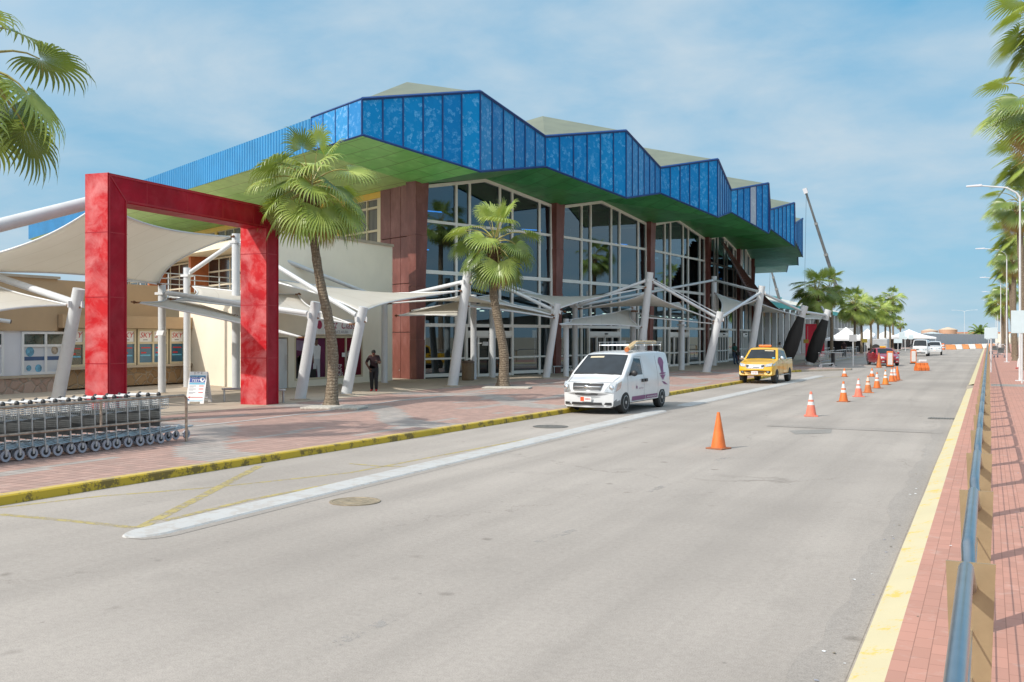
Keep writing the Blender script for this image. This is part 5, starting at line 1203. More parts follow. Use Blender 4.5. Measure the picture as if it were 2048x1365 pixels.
b=MB(); b.tube([(-1.1,-.8,1.22),(-2.5,-.8,1.22)],.03,6); b.tube([(-1.1,.8,1.22),(-2.5,.8,1.22)],.03,6); b.build('bed_rail',chrome,pu,local=True)
for sg in(-1,1):
    fn=lambda x,z,sg=sg:c.side(x,z,sg)
    for q,nm in(([(1.12,1.2),(.22,1.2),(.22,1.68),(.56,1.68)],'front'),([(.14,1.2),(-.82,1.2),(-.74,1.62),(.14,1.68)],'rear')):
        d=MB(); x0,x1=(1.15,.18) if nm=='front' else (.18,-.88)
        for a,b_ in(((x0,.5),(x1,.5)),((x1,.5),(x1,1.18)),((x0,.5),(x0,1.18))): d.tube([c.side(lerp(a[0],b_[0],i/4),lerp(a[1],b_[1],i/4),sg,0) for i in range(5)],.006,4)
        dm=d.build('door',black_plastic,pu,local=True); c.patch('window',fn,q,auto_glass,dm)
        h=MB(); h.obox(c.side(x1+.12,1.05,sg,.02),(.08,0,0),(0,.018,0),(0,0,.022)); h.build('handle',chrome,dm,local=True)
    mirror(pu,1.0,sg*.98,1.26,sg,chrome)
    hl=MB(); c.patch('',lambda y,z,sg=sg:c.fx(sg*y,z,.012),[(.5,.86),(.8,.9),(.84,1.06),(.52,.99)],None,mb=hl); c.patch('',fn,[(2.46,.88),(2.05,.98),(2.0,1.06),(2.36,1.0)],None,mb=hl); hl.build('headlight',headlamp,pu,local=True,smooth=180)
    fg=MB(); c.patch('',lambda y,z,sg=sg:c.fx(sg*y,z,.012),[(.56,.55),(.74,.55),(.76,.66),(.56,.66)],None,mb=fg,mi=0); c.patch('',lambda y,z,sg=sg:c.fx(sg*y,z,.016),[(.6,.57),(.68,.57),(.68,.64),(.6,.64)],None,mb=fg,mi=1); fg.build('fog_light',[black_plastic,headlamp],pu,local=True)
    st=MB(); st.box((-.9,sg*.95-.06,.40),(1.0,sg*.95+.06,.44)); st.build('side_step',galv,pu,local=True,bevel=.01)
g=MB(); F_=lambda y,z:c.fx(y,z,.014); c.patch('',F_,[(-.42,.78),(.42,.78),(.5,.98),(-.5,.98)],None,mb=g); gr=g.build('grille',chrome,pu,local=True,smooth=180)
g=MB(); c.patch('',lambda y,z:c.fx(y,z,.02),[(-.22,.81),(.22,.81),(.26,.845),(-.26,.845)],None,mb=g); c.patch('',lambda y,z:c.fx(y,z,.02),[(-.46,.87),(-.34,.82),(-.3,.93),(-.46,.97)],None,mb=g); c.patch('',lambda y,z:c.fx(y,z,.02),[(.46,.87),(.34,.82),(.3,.93),(.46,.97)],None,mb=g); g.build('grille_opening',black_plastic,gr,local=True)
g=MB()
for z in(.52,.60): c.patch('',F_,[(-.46,z),(.46,z),(.46,z+.04),(-.46,z+.04)],None,mb=g)
g.build('air_intake',black_plastic,pu,local=True); plate(c,.56,0,'TX 62',False,parent=pu,w=.34,h=.17)
lt=MB(); lt.box((.1,-.32,1.85),(.28,.32,1.95)); lt.build('taxi_light',taxi_amber,pu,local=True,bevel=.02)
sk_=MB(); sk_.grid(lambda u,v:c.top(lerp(1.2,1.13,v),lerp(.58,.70,u),.01),2,2); sk_.build('sticker',sky_ink,w,local=True)
sk_=MB(); sk_.grid(lambda u,v:c.top(lerp(.74,.68,v),lerp(.1,.55,u),.01),3,2); sk_.build('sun_visor',cream_frame,w,local=True)
for x in(1.6,-1.5):
    for sg in(-1,1): wheel(pu,x,sg*.80,.385,.25,sg,6)
# ---------------------------------------------------------------- red taxi saloon
rt=thing('saloon_car','dark red taxi saloon with a yellow roof light turning onto the road','car',(-7.9,87.6,0),math.atan2(-.938,.344))
c=Car(rt,(-2.27,2.27),[(-2.27,.85),(-2.2,1.02),(-1.75,1.08),(-1.5,1.1),(-.75,1.42),(-.3,1.47),(.2,1.46),(.45,1.4),(1.2,.99),(1.4,.95),(2.0,.84),(2.2,.74),(2.27,.55)],[(-2.27,.4),(-1.9,.22),(1.9,.2),(2.27,.25)],
 [(-2.27,.76),(-1.9,.86),(0,.88),(1.5,.87),(2.0,.82),(2.27,.7)],[(0,.95),(.4,1.),(.75,1.),(.95,.95),(1.2,.83),(1.47,.7)],[(-2.27,.1),(-.8,.12),(.4,.12),(1.3,.1),(2.27,.08)],.28,.2)
c.body([red_car,black_plastic],lambda p,n:0,[(1.36,.36),(-1.3,.36)])
c.patch('windscreen',c.top,[(1.18,-.70),(1.18,.70),(.47,.56),(.47,-.56)],auto_glass,nu=10); c.patch('rear_window',c.top,[(-.78,-.56),(-.78,.56),(-1.45,.66),(-1.45,-.66)],auto_glass,nu=10)
for sg in(-1,1):
    fn=lambda x,z,sg=sg:c.side(x,z,sg)
    for q in([(.98,1.0),(.05,.98),(.05,1.36),(.42,1.36)],[(-.03,.98),(-1.15,1.0),(-.78,1.34),(-.03,1.36)]):
        d=MB(); d.tube([c.side(q[1][0]-.03,lerp(.3,1.34,i/4),sg,0) for i in range(5)],.006,4); dm=d.build('door',black_plastic,rt,local=True); c.patch('window',fn,q,auto_glass,dm)
        h=MB(); h.obox(c.side(q[1][0]+.12,.86,sg,.015),(.08,0,0),(0,.015,0),(0,0,.018)); h.build('handle',red_car,dm,local=True)
    mirror(rt,.85,sg*.96,1.0,sg,red_car)
    hl=MB(); c.patch('',lambda y,z,sg=sg:c.fx(sg*y,z,.01),[(.42,.62),(.68,.62),(.72,.78),(.5,.74)],None,mb=hl); c.patch('',fn,[(2.15,.64),(1.75,.74),(1.7,.82),(2.05,.78)],None,mb=hl); hl.build('headlight',headlamp,rt,local=True,smooth=180)
    fg=MB(); c.patch('',lambda y,z,sg=sg:c.fx(sg*y,z,.012),[(.46,.32),(.64,.32),(.64,.42),(.46,.42)],None,mb=fg); fg.build('fog_light',headlamp,rt,local=True)
g=MB(); c.patch('',lambda y,z:c.fx(y,z,.012),[(-.34,.6),(.34,.6),(.38,.7),(-.38,.7)],None,mb=g); c.patch('',lambda y,z:c.fx(y,z,.012),[(-.4,.3),(.4,.3),(.36,.46),(-.36,.46)],None,mb=g); g.build('grille',black_plastic,rt,local=True); plate(c,.5,0,'TX 19',False,parent=rt,w=.3,h=.15)
lt=MB(); lt.box((-.1,-.24,1.47),(.1,.24,1.58)); lt.build('taxi_light',taxi_yellow,rt,local=True,bevel=.02)
for x in(1.36,-1.3):
    for sg in(-1,1): wheel(rt,x,sg*.76,.32,.2,sg,10)
# ---------------------------------------------------------------- white minibus
vn=thing('minibus','boxy white minibus driving up the road beyond the red taxi','minibus',(-7.35,130.5,0),R(-91))
c=Car(vn,(-2.35,2.35),[(-2.35,1.85),(-2.2,2.0),(1.2,2.03),(1.6,1.98),(2.15,1.2),(2.3,1.08),(2.35,.6)],[(-2.35,.35),(2.35,.3)],[(-2.35,.82),(-2.,.85),(2.,.85),(2.35,.8)],[(0,.95),(.5,1.),(1.1,.98),(2.03,.84)],[(-2.35,.12),(2.35,.1)],.12,.1)
c.body([white_car,black_plastic],lambda p,n:0,[(1.5,.38),(-1.4,.38)])
c.patch('windscreen',c.top,[(2.12,-.74),(2.12,.74),(1.64,.66),(1.64,-.66)],auto_glass)
for sg in(-1,1):
    fn=lambda x,z,sg=sg:c.side(x,z,sg); wm=MB()
    for a,b in((1.75,.7),(.6,-.7),(-.8,-2.1)): c.patch('',fn,[(a,1.2),(b,1.2),(b,1.75),(min(a,1.55),1.75)],None,mb=wm)
    wm.build('window',auto_glass,vn,local=True); mirror(vn,1.9,sg*.98,1.35,sg,black_plastic)
    hl=MB(); c.patch('',lambda y,z,sg=sg:c.fx(sg*y,z,.012),[(.5,.72),(.74,.72),(.74,.9),(.52,.88)],None,mb=hl); hl.build('headlight',headlamp,vn,local=True)
g=MB(); c.patch('',lambda y,z:c.fx(y,z,.012),[(-.44,.76),(.44,.76),(.44,.86),(-.44,.86)],None,mb=g); g.build('grille',chrome,vn,local=True); g=MB(); c.patch('',lambda y,z:c.fx(y,z,.012),[(-.6,.36),(.6,.36),(.6,.48),(-.6,.48)],None,mb=g); g.build('air_intake',black_plastic,vn,local=True); plate(c,.58,0,'V 208',False,parent=vn)
for x in(1.5,-1.4):
    for sg in(-1,1): wheel(vn,x,sg*.74,.33,.2,sg,6)
# ---------------------------------------------------------------- white off-roader behind it
su=thing('off_road_car','white off-road car following at the right side behind the minibus','car',(-6.25,139.,0),R(-88))
c=Car(su,(-2.3,2.3),[(-2.3,1.2),(-2.2,1.6),(-1.9,1.74),(.2,1.76),(.5,1.68),(1.1,1.2),(1.3,1.14),(2.1,1.05),(2.25,.92),(2.3,.6)],[(-2.3,.5),(2.3,.42)],[(-2.3,.84),(-2,.9),(1.8,.9),(2.3,.8)],[(0,.96),(.5,1.),(1.1,.97),(1.76,.77)],[(-2.3,.1),(2.3,.1)],.2,.1)
c.body([white_car,black_plastic],lambda p,n:1 if p.z<.5 else 0,[(1.45,.42),(-1.35,.42)])
c.patch('windscreen',c.top,[(1.08,-.72),(1.08,.72),(.52,.6),(.52,-.6)],auto_glass)
for sg in(-1,1):
    fn=lambda x,z,sg=sg:c.side(x,z,sg); wm=MB()
    for q in([(.95,1.18),(.1,1.18),(.1,1.6),(.5,1.6)],[(0,1.18),(-.9,1.18),(-.9,1.6),(0,1.6)],[(-1.,1.2),(-1.9,1.2),(-1.8,1.58),(-1.,1.6)]): c.patch('',fn,q,None,mb=wm)
    wm.build('window',auto_glass,su,local=True); mirror(su,.85,sg*1.0,1.22,sg,white_car)
    hl=MB(); c.patch('',lambda y,z,sg=sg:c.fx(sg*y,z,.012),[(.46,.82),(.74,.82),(.76,.98),(.5,.95)],None,mb=hl); hl.build('headlight',headlamp,su,local=True)
g=MB(); c.patch('',lambda y,z:c.fx(y,z,.012),[(-.4,.78),(.4,.78),(.42,.96),(-.42,.96)],None,mb=g); g.build('grille',chrome,su,local=True); plate(c,.6,0,'A 551',False,parent=su)
for x in(1.45,-1.35):
    for sg in(-1,1): wheel(su,x,sg*.79,.37,.22,sg,6)
# ================================================================ zigzag handrail on the right
PL0,PLP=5.77,2.7; RX_=-.09; bronze=pm('bronze_plate',(.37,.28,.165),.42,.35,var=.1,vs=5,dirt=.12)
rail=thing('handrail','long polished steel handrail dipping at each bronze plate along the right pavement','handrail',(RX_,PL0,.12))
ys=[PL0+PLP*k for k in range(-3,60)]
tb_=MB(); pts=[]
for i,y in enumerate(ys):
    s=.03 if i%2 else -.02
    pts+=[V3(RX_-.01,y-.36,1.25),V3(RX_-.012,y-.30,1.235),V3(RX_+.0,y-.05,1.085),V3(RX_,y+.05,1.085),V3(RX_-.012,y+.30,1.235),V3(RX_-.01,y+.36,1.25)]
tb_.tube(pts,.037,12); tb_.build('top_tube',steel,rail,smooth=50)
for z in (.35,.6,.85):
    w_=MB(); w_.tube([V3(RX_+.01,ys[0],z),V3(RX_+.01,ys[-1],z)],.006,5); w_.build('rod',steel,rail)
for y in ys:
    p_=MB(); x=RX_; a=[(x-.075,y,.12),(x+.085,y,.12),(x+.125,y,1.21),(x-.115,y,1.21)]; p_.add([(q[0],q[1]-.008,q[2]) for q in a]+[(q[0],q[1]+.008,q[2]) for q in a],[(0,1,2,3),(7,6,5,4),(0,4,5,1),(1,5,6,2),(2,6,7,3),(3,7,4,0)])
    p_.build('plate',bronze,rail)
# ================================================================ cones
def make_cone(h,mats,bands,r0=.15,bs=.19):
    t=thing('traffic_cone','x','cone'); mb=MB(); prof=[(r0,.03)]; mis=[]; zs=[.03]
    cut=sorted(set([.03,h]+[z for b in bands for z in b])); prof=[(lerp(r0,.03,(z-.03)/(h-.03)),z) for z in cut]
    for a,b in zip(cut,cut[1:]): mis.append(1 if any(abs(a-q[0])<1e-6 for q in bands) else 0)
    mb.lathe(prof,(0,0,0),20,mis=mis); mb.build('body',mats[:2],t,local=True,smooth=40)
    b=MB(); b.box((-bs,-bs,0),(bs,bs,.032)); b.build('base',mats[2],t,local=True,bevel=.012); return t
cmat=[orange,reflective,pm('cone_base_dark',(.35,.12,.05),.7,var=.3,dirt=.4)]; cpink=[orange_faded,reflective,orange_faded]; cbr=[orange_brown,pm('worn_reflective',(.62,.5,.42),.6,var=.25,vs=9),orange_brown]
two=[(.34,.44),(.5,.66)]
cones=[((1437,898),.78,cmat,[],'plain orange traffic cone without bands, nearest to the camera'),((1622,833),.74,cpink,two,'pinkish faded traffic cone with two white bands, second from the camera'),((1687,804),.75,cmat,two,'bright orange traffic cone with two white bands, third from the camera'),
((1717,794),.72,cpink,two,'pinkish faded traffic cone with two white bands, fourth from the camera'),((1736,786),.73,cbr,two,'dirty brownish traffic cone with worn bands, fifth from the camera'),((1754,777),.74,cmat,two,'bright orange traffic cone, sixth from the camera, right of the dirty brownish one'),
((1771,770),.74,[pm('amber_cone',(.68,.22,.03),.5,var=.12,dirt=.15),reflective,cmat[2]],two,'amber traffic cone, seventh from the camera'),((1783.5,764),.74,cmat,two,'orange traffic cone leading the tight far group of three'),((1789,762.5),.75,cmat,[(.3,.42),(.46,.66)],'middle traffic cone of the tight far group of three'),((1794.5,761),.76,cmat,[],'plain bandless traffic cone at the back of the far group of three'),
((1689,754),.5,cmat,[(.2,.36)],'small traffic cone with one white band left of the row, beside the pavement tip'),((1744,754),.5,cmat,[(.2,.36)],'small traffic cone with one white band just left of the far row'),((1758,736),1.15,cbr,[],'tall slim brownish traffic cone in front of the red taxi')]
for i,((px,py),h,m_,b,l) in enumerate(cones):
    t=make_cone(h,m_,b,.16 if h<1 else .2,.2 if h>.6 else .15); p=G(px,py); t.location=p; t.rotation_euler=(0,0,random.Random(i).uniform(0,1.5)); t['label']=l; t['group']='traffic cones on the road'
def delineator(px,py,l):
    p=G(px,py); t=thing('delineator_panel',l,'delineator',p,R(10),'upright delineator panels'); mb=MB(); mb.box((-.24,-.06,.06),(.24,.06,1.25)); mb.build('frame',orange,t,local=True,bevel=.04)
    mb=MB(); mb.box((-.17,-.07,.2),(.17,-.055,1.12)); mb.build('face',reflective,t,local=True); mb=MB(); mb.box((-.3,-.2,0),(.3,.2,.07)); mb.build('base',black_rubber,t,local=True)
delineator(1780,735,'white-faced orange upright panel in front of the red taxi front'); delineator(1827,728,'white-faced orange upright panel standing left behind the orange water barrier')
p=G(1832,742); bt=thing('water_barrier','orange plastic water barrier on the road in front of the minibus','barrier',p,R(35))
mb=MB(); prof=[(-.28,0),(.28,0),(.28,.22),(.14,.4),(.11,.55),(-.11,.55),(-.14,.42),(-.28,.22)]
for k in range(3):
    x0,x1=k*.30,k*.30+.27; vs=[(x0,y,z) for y,z in prof]+[(x1,y,z) for y,z in prof]; n=len(prof); mb.add(vs,[list(range(n-1,-1,-1)),list(range(n,2*n))]+[(i,(i+1)%n,n+(i+1)%n,n+i) for i in range(n)])
mb.box((.02,-.2,.05),(.85,.2,.3)); mb.build('body',orange,bt,local=True,bevel=.03)
mb=MB(); mb.box((.35,.15,.58),(.95,.3,.76)); mb.build('white_top',white_print,bt,local=True,bevel=.05)
# far barriers
far_orange=pm('dusty_orange',(.55,.22,.07),.6,var=.15); far_white=pm('dusty_white',(.6,.6,.58),.6,var=.06)
for i in range(8):
    px=1893+i*13.5; p=G(px,699.5-i*.5); mat=(far_orange,far_white)[i%2]; t=thing('road_barrier','%s far road barrier, %s of the alternating row across the road from the left'%(('orange','white')[i%2],ORD[i]),'barrier',p,R(-12),'orange and white barriers closing the far road')
    mb=MB(); L=1.7; a=[(0,-.3,0),(L,-.3,0),(L-.25,-.12,.9),(-.25,-.12,.9),(0,.3,0),(L,.3,0),(L-.25,.12,.9),(-.25,.12,.9)]; mb.add(a,[(0,1,2,3),(5,4,7,6),(0,4,5,1),(1,5,6,2),(2,6,7,3),(3,7,4,0)]); mb.build('body',mat,t,local=True,bevel=.05)
for i,(px,l) in enumerate(((1878,'orange and white striped drum left of the far barriers'),(1886,'striped drum standing between the left drum and the far barriers'))):
    p=G(px,700); t=thing('traffic_drum',l,'drum',p,0,'striped traffic drums'); mb=MB(); mb.lathe([(.34,0),(.33,.3),(.31,.5),(.3,.7),(.28,.9),(.26,1.1),(.1,1.15)],tuple(V3(0,0,0)),14,mis=[0,1,0,1,0,0]); mb.build('body',[orange,reflective],t,local=True,smooth=40)
# ================================================================ street lamps
def lamp(X,Y,H,l,arm=2.5,sg=-1,double=False):
    t=thing('street_lamp',l,'street lamp',(X,Y,.12),0,'white street lamps'); mb=MB(); mb.tube([V3(0,0,0),V3(0,0,H*.5),V3(0,0,H-.7)],[.07,.055,.045],10); mb.build('pole',white_paint,t,local=True,smooth=40)
    for s_ in ((sg,-sg) if double else (sg,)):
        a=MB(); a.tube([V3(0,0,H-.75),V3(s_*.15,0,H-.5),V3(s_*.6,0,H-.2),V3(s_*(arm-.7),0,H-.02)],[.05,.045,.04,.035],8); ao=a.build('arm',white_paint,t,local=True,smooth=50)
        h=MB(); h.add([(s_*(arm-.75),-.07,H-.06),(s_*arm,-.12,H-.05),(s_*arm,.12,H-.05),(s_*(arm-.75),.07,H-.06),(s_*(arm-.75),-.06,H+.06),(s_*arm,-.09,H+.02),(s_*arm,.09,H+.02),(s_*(arm-.75),.06,H+.06)],[(0,1,2,3),(7,6,5,4),(0,4,5,1),(1,5,6,2),(2,6,7,3),(3,7,4,0)]); h.build('lamp_head',lightgrey,ao,local=True,bevel=.02)
    mb=MB(); mb.box((-.22,-.22,0),(.22,.22,.04)); mb.build('base_plate',white_paint,t,local=True)
for i,(Y,l) in enumerate(((57,'nearest white street lamp, its arm reaching over the right pavement'),(98,'second white street lamp on the right, between the palm trunks'),(146,'third white street lamp on the right pavement'),(193,'fourth white street lamp on the right pavement'),(238,'farthest white street lamp in the right-hand row'))): lamp(1.45,Y,10.1,l)
p=D(1929,690,330); lamp(p.x,p.y,11.,'distant double-armed street lamp before the grey fence, left of the date palm',4.,1,True)
# ================================================================ signs
def board(px,pyb,w,z0,z1,l,mat=white_print,z=.12,X=None,rz=0,group='small sign boards on posts',back=lightgrey):
    p=G(px,pyb,z); t=thing('sign_post',l,'sign',p,R(rz),group); mb=MB(); mb.tube([V3(0,0,0),V3(0,0,z1-z)],.04,8); mb.build('pole',white_paint,t,local=True,smooth=40)
    mb=MB(); mb.box((-w/2,-.065,z0-z),(w/2,-.045,z1-z)); mb.build('board',mat,t,local=True,bevel=.01)
    mb=MB()
    for zz in (z0-z+.1,z1-z-.1): mb.box((-w/2,-.045,zz-.02),(w/2,-.02,zz+.02))
    mb.build('bracket',galv,t,local=True); return t
signgrey=pm('grey_sign_face',(.36,.37,.39),.6,var=.05); signpale=pm('pale_blue_sign_face',(.55,.65,.7),.5,var=.04); signyel=pm('yellow_sign_face',(.7,.52,.08),.5)
board(1982,745,.76,2.25,2.95,'pale sign board on a thin white post beside the handrail, right pavement',signpale)
board(2044,767,.95,2.55,3.65,'large pale sign board at the right picture edge, nearest of the signs',signpale)
board(1977,708,.6,2.0,2.6,'small sign board on the right pavement, behind the pale one beside the handrail',signpale)
board(1706,733,.55,2.0,2.52,'grey square sign on a white post left of the red taxi',signgrey)
for px,py,w,z0,z1,l,m in((1729,716,.6,1.7,2.1,'small yellow sign before the white tents',signyel),(1796,707,1.1,1.45,2.05,'lowest pale sign board left of the minibus',signpale),(1804,702,.9,2.0,3.1,'tallest pale sign board left of the minibus',signpale),(1822,702,.8,1.9,2.6,'pale sign board directly left of the minibus roof',signpale),(1811,703,.5,1.9,2.4,'narrow pale sign between the tall board and the minibus',signpale)): board(px,py,w,z0,z1,l,m,0.)
# ================================================================ things on the far left pavement
p=G(1666,732,.135); t=thing('table_stand','black pedestal table on the pavement right of the black-wrapped masts','table',p); mb=MB(); mb.lathe([(.32,0),(.3,.03),(.14,.06),(.13,.95),(.16,.98)],(0,0,0),14); mb.build('pedestal',black_metal,t,local=True,smooth=40); mb=MB(); mb.box((-.75,-.3,.98),(.75,.3,1.03)); mb.build('table_top',galv,t,local=True,bevel=.01)
for i,(a,b) in enumerate((((1642,727),(1668,722)),((1672,722),(1692,719)),((1694,718),(1712,716)),((1690,712),(1716,709)),((1640,715),(1668,712)))):
    a,b=G(*a,.135),G(*b,.135); d=b-a; L=d.length; t=thing('crowd_rail',('first','second','third','fourth','fifth')[i]+' grey crowd rail counted from the black-wrapped masts to the tents' if i<3 else ('grey crowd rail behind the front ones, below the tents' if i==3 else 'grey crowd rail farther back, beside the black-wrapped masts'),'rail',a,math.atan2(d.y,d.x),'grey crowd rails before the tents')
    mb=MB(); mb.box((0,-.05,.92),(L,.05,.98)); mb.build('top_rail',galv,t,local=True); mb=MB(); mb.tube([V3(0,0,.12),V3(L,0,.12)],.02,6); mb.build('bottom_rail',galv,t,local=True)
    n=max(3,int(L/1.2))
    for k in range(n+1): mb=MB(); mb.tube([V3(L*k/n,0,0),V3(L*k/n,0,.92)],.025,6); mb.build('upright',galv,t,local=True)
t=copy_tree(c0,None,G(1640,735,.135),R(-70),'lone luggage trolley standing in front of the crowd rails','x' and None); t['group']='single luggage trolleys'
for px,py,l in((1990,709,'single grey luggage trolley on the right pavement, farther one'),(2002,716,'single grey luggage trolley on the right pavement, nearer one')):
    t=copy_tree(c0,None,G(px,py,.12),R(150),l,1.35); t['group']='single luggage trolleys'
tent_mat=pm('white_tent_fabric',(.78,.79,.81),.7,var=.04)
def tent(px,d,w,l,eave=2.15,ap=3.5):
    x=(px-1024)/F*d; a=W(x,d); t=thing('canopy_tent',l,'tent',(a[0],a[1],.13),R(8),'white pyramid tents'); h=w/2; mb=MB(); N=6
    c=V3(0,0,ap); cs=[V3(sx*h,sy*h,eave) for sx,sy in((-1,-1),(1,-1),(1,1),(-1,1))]
    for i in range(4):
        p,q=cs[i],cs[(i+1)%4]
        for k in range(N):
            f0,f1=k/N,(k+1)/N; g=lambda f:f-.22*math.sin(math.pi*f)*f
            def at(b,f): r=b.lerp(c,f); return V3(r.x,r.y,eave+(ap-eave)*(f-.3*math.sin(math.pi*f)*.5))
            mb.poly([at(p,f0),at(q,f0),at(q,f1),at(p,f1)] if k<N-1 else [at(p,f0),at(q,f0),c])
        mb.poly([p,q,q-V3(0,0,.3),p-V3(0,0,.3)])
    mb.build('roof',tent_mat,t,local=True)
    for q in cs: mb=MB(); mb.tube([V3(q.x*.98,q.y*.98,0),V3(q.x*.98,q.y*.98,eave)],.04,6); mb.build('leg',white_paint,t,local=True)
    mb=MB(); mb.box((-h*.9,h*.93,0),(h*.9,h*.95,eave-.3)); mb.build('back_wall',fence_grey if w>6 else dark_interior,t,local=True)
tent(1692,142,5.6,'nearest white pyramid tent, left of the grey square sign',1.95,3.6); tent(1735,158,5.2,'white pyramid tent behind the grey square sign',1.95,3.5); tent(1772,175,5.8,'white pyramid tent above the red taxi roof',2.1,3.3); tent(1818,205,9.5,'largest white tent, left of the minibus',2.1,3.7)
# long wing with turquoise eaves
b=thing('turquoise_roof_building','long low building with a turquoise roof edge behind the far palms','building',(-24,105,.13))
mb=MB(); mb.poly([(-22,100,6.2),(-22,205,6.2),(-38,205,10.),(-38,100,10.)]); mb.poly([(-38,100,10.),(-38,205,10.),(-54,205,6.2),(-54,100,6.2)]); mb.build('roof',pm('cream_roof_sheet',(.66,.64,.56),.6,var=.08,world=True),b)
mb=MB(); mb.box((-22.3,99.8,5.7),(-21.9,205.2,6.28)); mb.box((-38.2,99.7,9.95),(-37.7,205.2,10.25)); mb.build('fascia',pm('turquoise_trim',(.06,.47,.47),.5,var=.1,world=True),b)
mb=MB(); mb.box((-53,100.2,.13),(-25.5,204.8,5.7)); mb.build('wall',tan_wall,b)
gw=MB()
for k in range(30): gw.box((-25.52,102+k*3.4,.4),(-25.46,104.4+k*3.4,4.9))
gw.build('window',gdark,b)
for k in range(26): mb=MB(); mb.box((-22.6,101+k*4.,.13),(-22.1,101.5+k*4.,5.7)); mb.build('column',white_paint,b)
# red banners near the black-wrapped masts
for i,(px,py,l) in enumerate(((1622,722,'left red banner stand behind the black-wrapped masts'),(1638,720,'right red banner stand behind the black-wrapped masts'))):
    p=G(px,py,.135); t=thing('banner_stand',l,'banner',p,R(20),'red banner stands'); mb=MB(); mb.box((-.5,-.03,.3),(.5,.03,3.4)); mb.build('banner',pm('red_banner_cloth',(.62,.02,.05),.7,var=.15),t,local=True); mb=MB(); mb.box((-.55,-.25,0),(.55,.25,.05)); mb.tube([V3(-.5,0,0),V3(-.5,0,3.45)],.03,6); mb.build('stand',galv,t,local=True)
for i,(px,py,d,l) in enumerate(((1582,673,84,'yellow-brown hanging sign left of the first black-wrapped mast'),(1612,683,86,'yellow-brown hanging sign between the two black-wrapped masts'))):
    p=D(px,py,d); t=thing('hanging_sign',l,'sign',p,R(25),'yellow hanging signs'); mb=MB(); mb.box((-.22,-.03,-.16),(.22,.03,.16)); mb.build('board',pm('mustard_sign',(.4,.25,.02),.5),t,local=True); mb=MB(); mb.tube([V3(-.15,0,.15),V3(-.15,0,1.3)],.012,5); mb.tube([V3(.15,0,.15),V3(.15,0,1.3)],.012,5); mb.build('hanger',galv,t,local=True)
# cranes
def crane(p0,p1,l,w=1.):
    t=thing('mobile_crane',l,'crane',(p0.x,p0.y,0)); d=(p1-p0); segs=4; u=d.normalized(); s=u.cross(V3(0,1,0)).normalized(); n=s.cross(u)
    for k in range(segs):
        a,b_=p0+d*(k/segs),p0+d*((k+1)/segs); ww=w*lerp(.55,.3,k/(segs-1))
        mb=MB(); mb.obox((a+b_)/2,s*ww/2,n*ww/2,(b_-a)/2,0); mb.obox(b_,s*ww*.6,n*ww*.6,u*.18,1); mb.build('boom',[pm('crane_grey',(.10,.105,.11),.5,.2,var=.4,vs=.6),grey_plastic],t)
    mb=MB(); mb.obox(p1+u*.3,s*.3*w,n*.25*w,u*.4); mb.build('boom_head',lightgrey,t)
    mb=MB(); mb.tube([p1+n*.4,V3((p1+n*.4).x-.3,(p1).y,max(4,p1.z-24))],.02,5); mb.build('hoist_cable',black_metal,t)
    mb=MB(); mb.box((p0.x-2,p0.y-1.5,.6),(p0.x+6,p0.y+1.5,2.)); mb.box((p0.x-1.5,p0.y-1.2,2.),(p0.x+1.5,p0.y+1.2,3.6)); mb.build('carrier',fence_grey,t,bevel=.1)
    for k in range(4):
        mb=MB(); mb.lathe([(.62,-1.6),(.62,1.6)],(p0.x-1+k*1.8,p0.y,.62),14,axis='y'); mb.build('wheel',tyre_mat,t)
crane(D(1692,634,150),D(1612,386,150),'tall telescopic crane boom leaning left in the sky behind the far palms'); crane(D(1566,626,170),D(1540,532,170),'second crane boom seen small under the far end of the green soffit',.9)
# tanks, fence at the end
def tank(px,d,r,h,ht,mat,rm,l):
    x=(px-1024)/F*d; a=W(x,d); t=thing('storage_tank',l,'tank',(a[0],a[1],0)); mb=MB(); mb.lathe([(r,0),(r,h)],(0,0,0),32); mb.build('shell',mat,t,local=True,smooth=40); mb=MB(); mb.lathe([(r*1.02,h),(r*.6,lerp(h,ht,.5)),(r*.05,ht)],(0,0,0),32); mb.build('roof',rm,t,local=True,smooth=30)
tank(1864,560,9.2,2.9,4.9,pm('aqua_tank',(.25,.5,.55),.6),pm('pale_tank_roof',(.5,.56,.57),.6),'wide aqua storage tank with a pale roof at the horizon'); tank(1896,640,5.6,6.6,8.3,pm('brick_tank',(.5,.3,.2),.7),pm('sandy_tank_roof',(.6,.48,.36),.7),'brick-coloured tank at the horizon right of the aqua one')
tank(1859,640,5.,6.,7.2,pm('pink_tank',(.5,.34,.26),.7),pm('sandy_tank_roof2',(.6,.48,.36),.7),'brick-coloured tank rising behind the aqua one')
fnc=thing('sheet_fence','long grey sheet fence across the far end of the road','fence',(*W(230,300),0)); 
a,b=V3(*W((1838-1024)/F*215,215),0),V3(*W((1990-1024)/F*330,330),0)
mb=MB(); mb.slab(a,b,0,3.,-.05,.05); mb.build('panel',fence_grey,fnc)
for k in range(16): q=a.lerp(b,k/15); mb=MB(); mb.box((q.x-.08,q.y-.16,0),(q.x+.08,q.y-.04,3.1)); mb.build('post',galv,fnc)
hb=thing('low_building','pale low building at the far end of the road behind the date palm','building',(*W(180,380),0)); a=W((1915-1024)/F*380,380); mb=MB(); mb.box((a[0],a[1],0),(a[0]+18,a[1]+10,3.6)); mb.build('wall',beige_pale,hb); mb=MB(); mb.box((a[0]-.3,a[1]-.3,3.6),(a[0]+18.3,a[1]+10.3,4.)); mb.build('roof',pm('terracotta_roof',(.5,.22,.13),.7),hb)
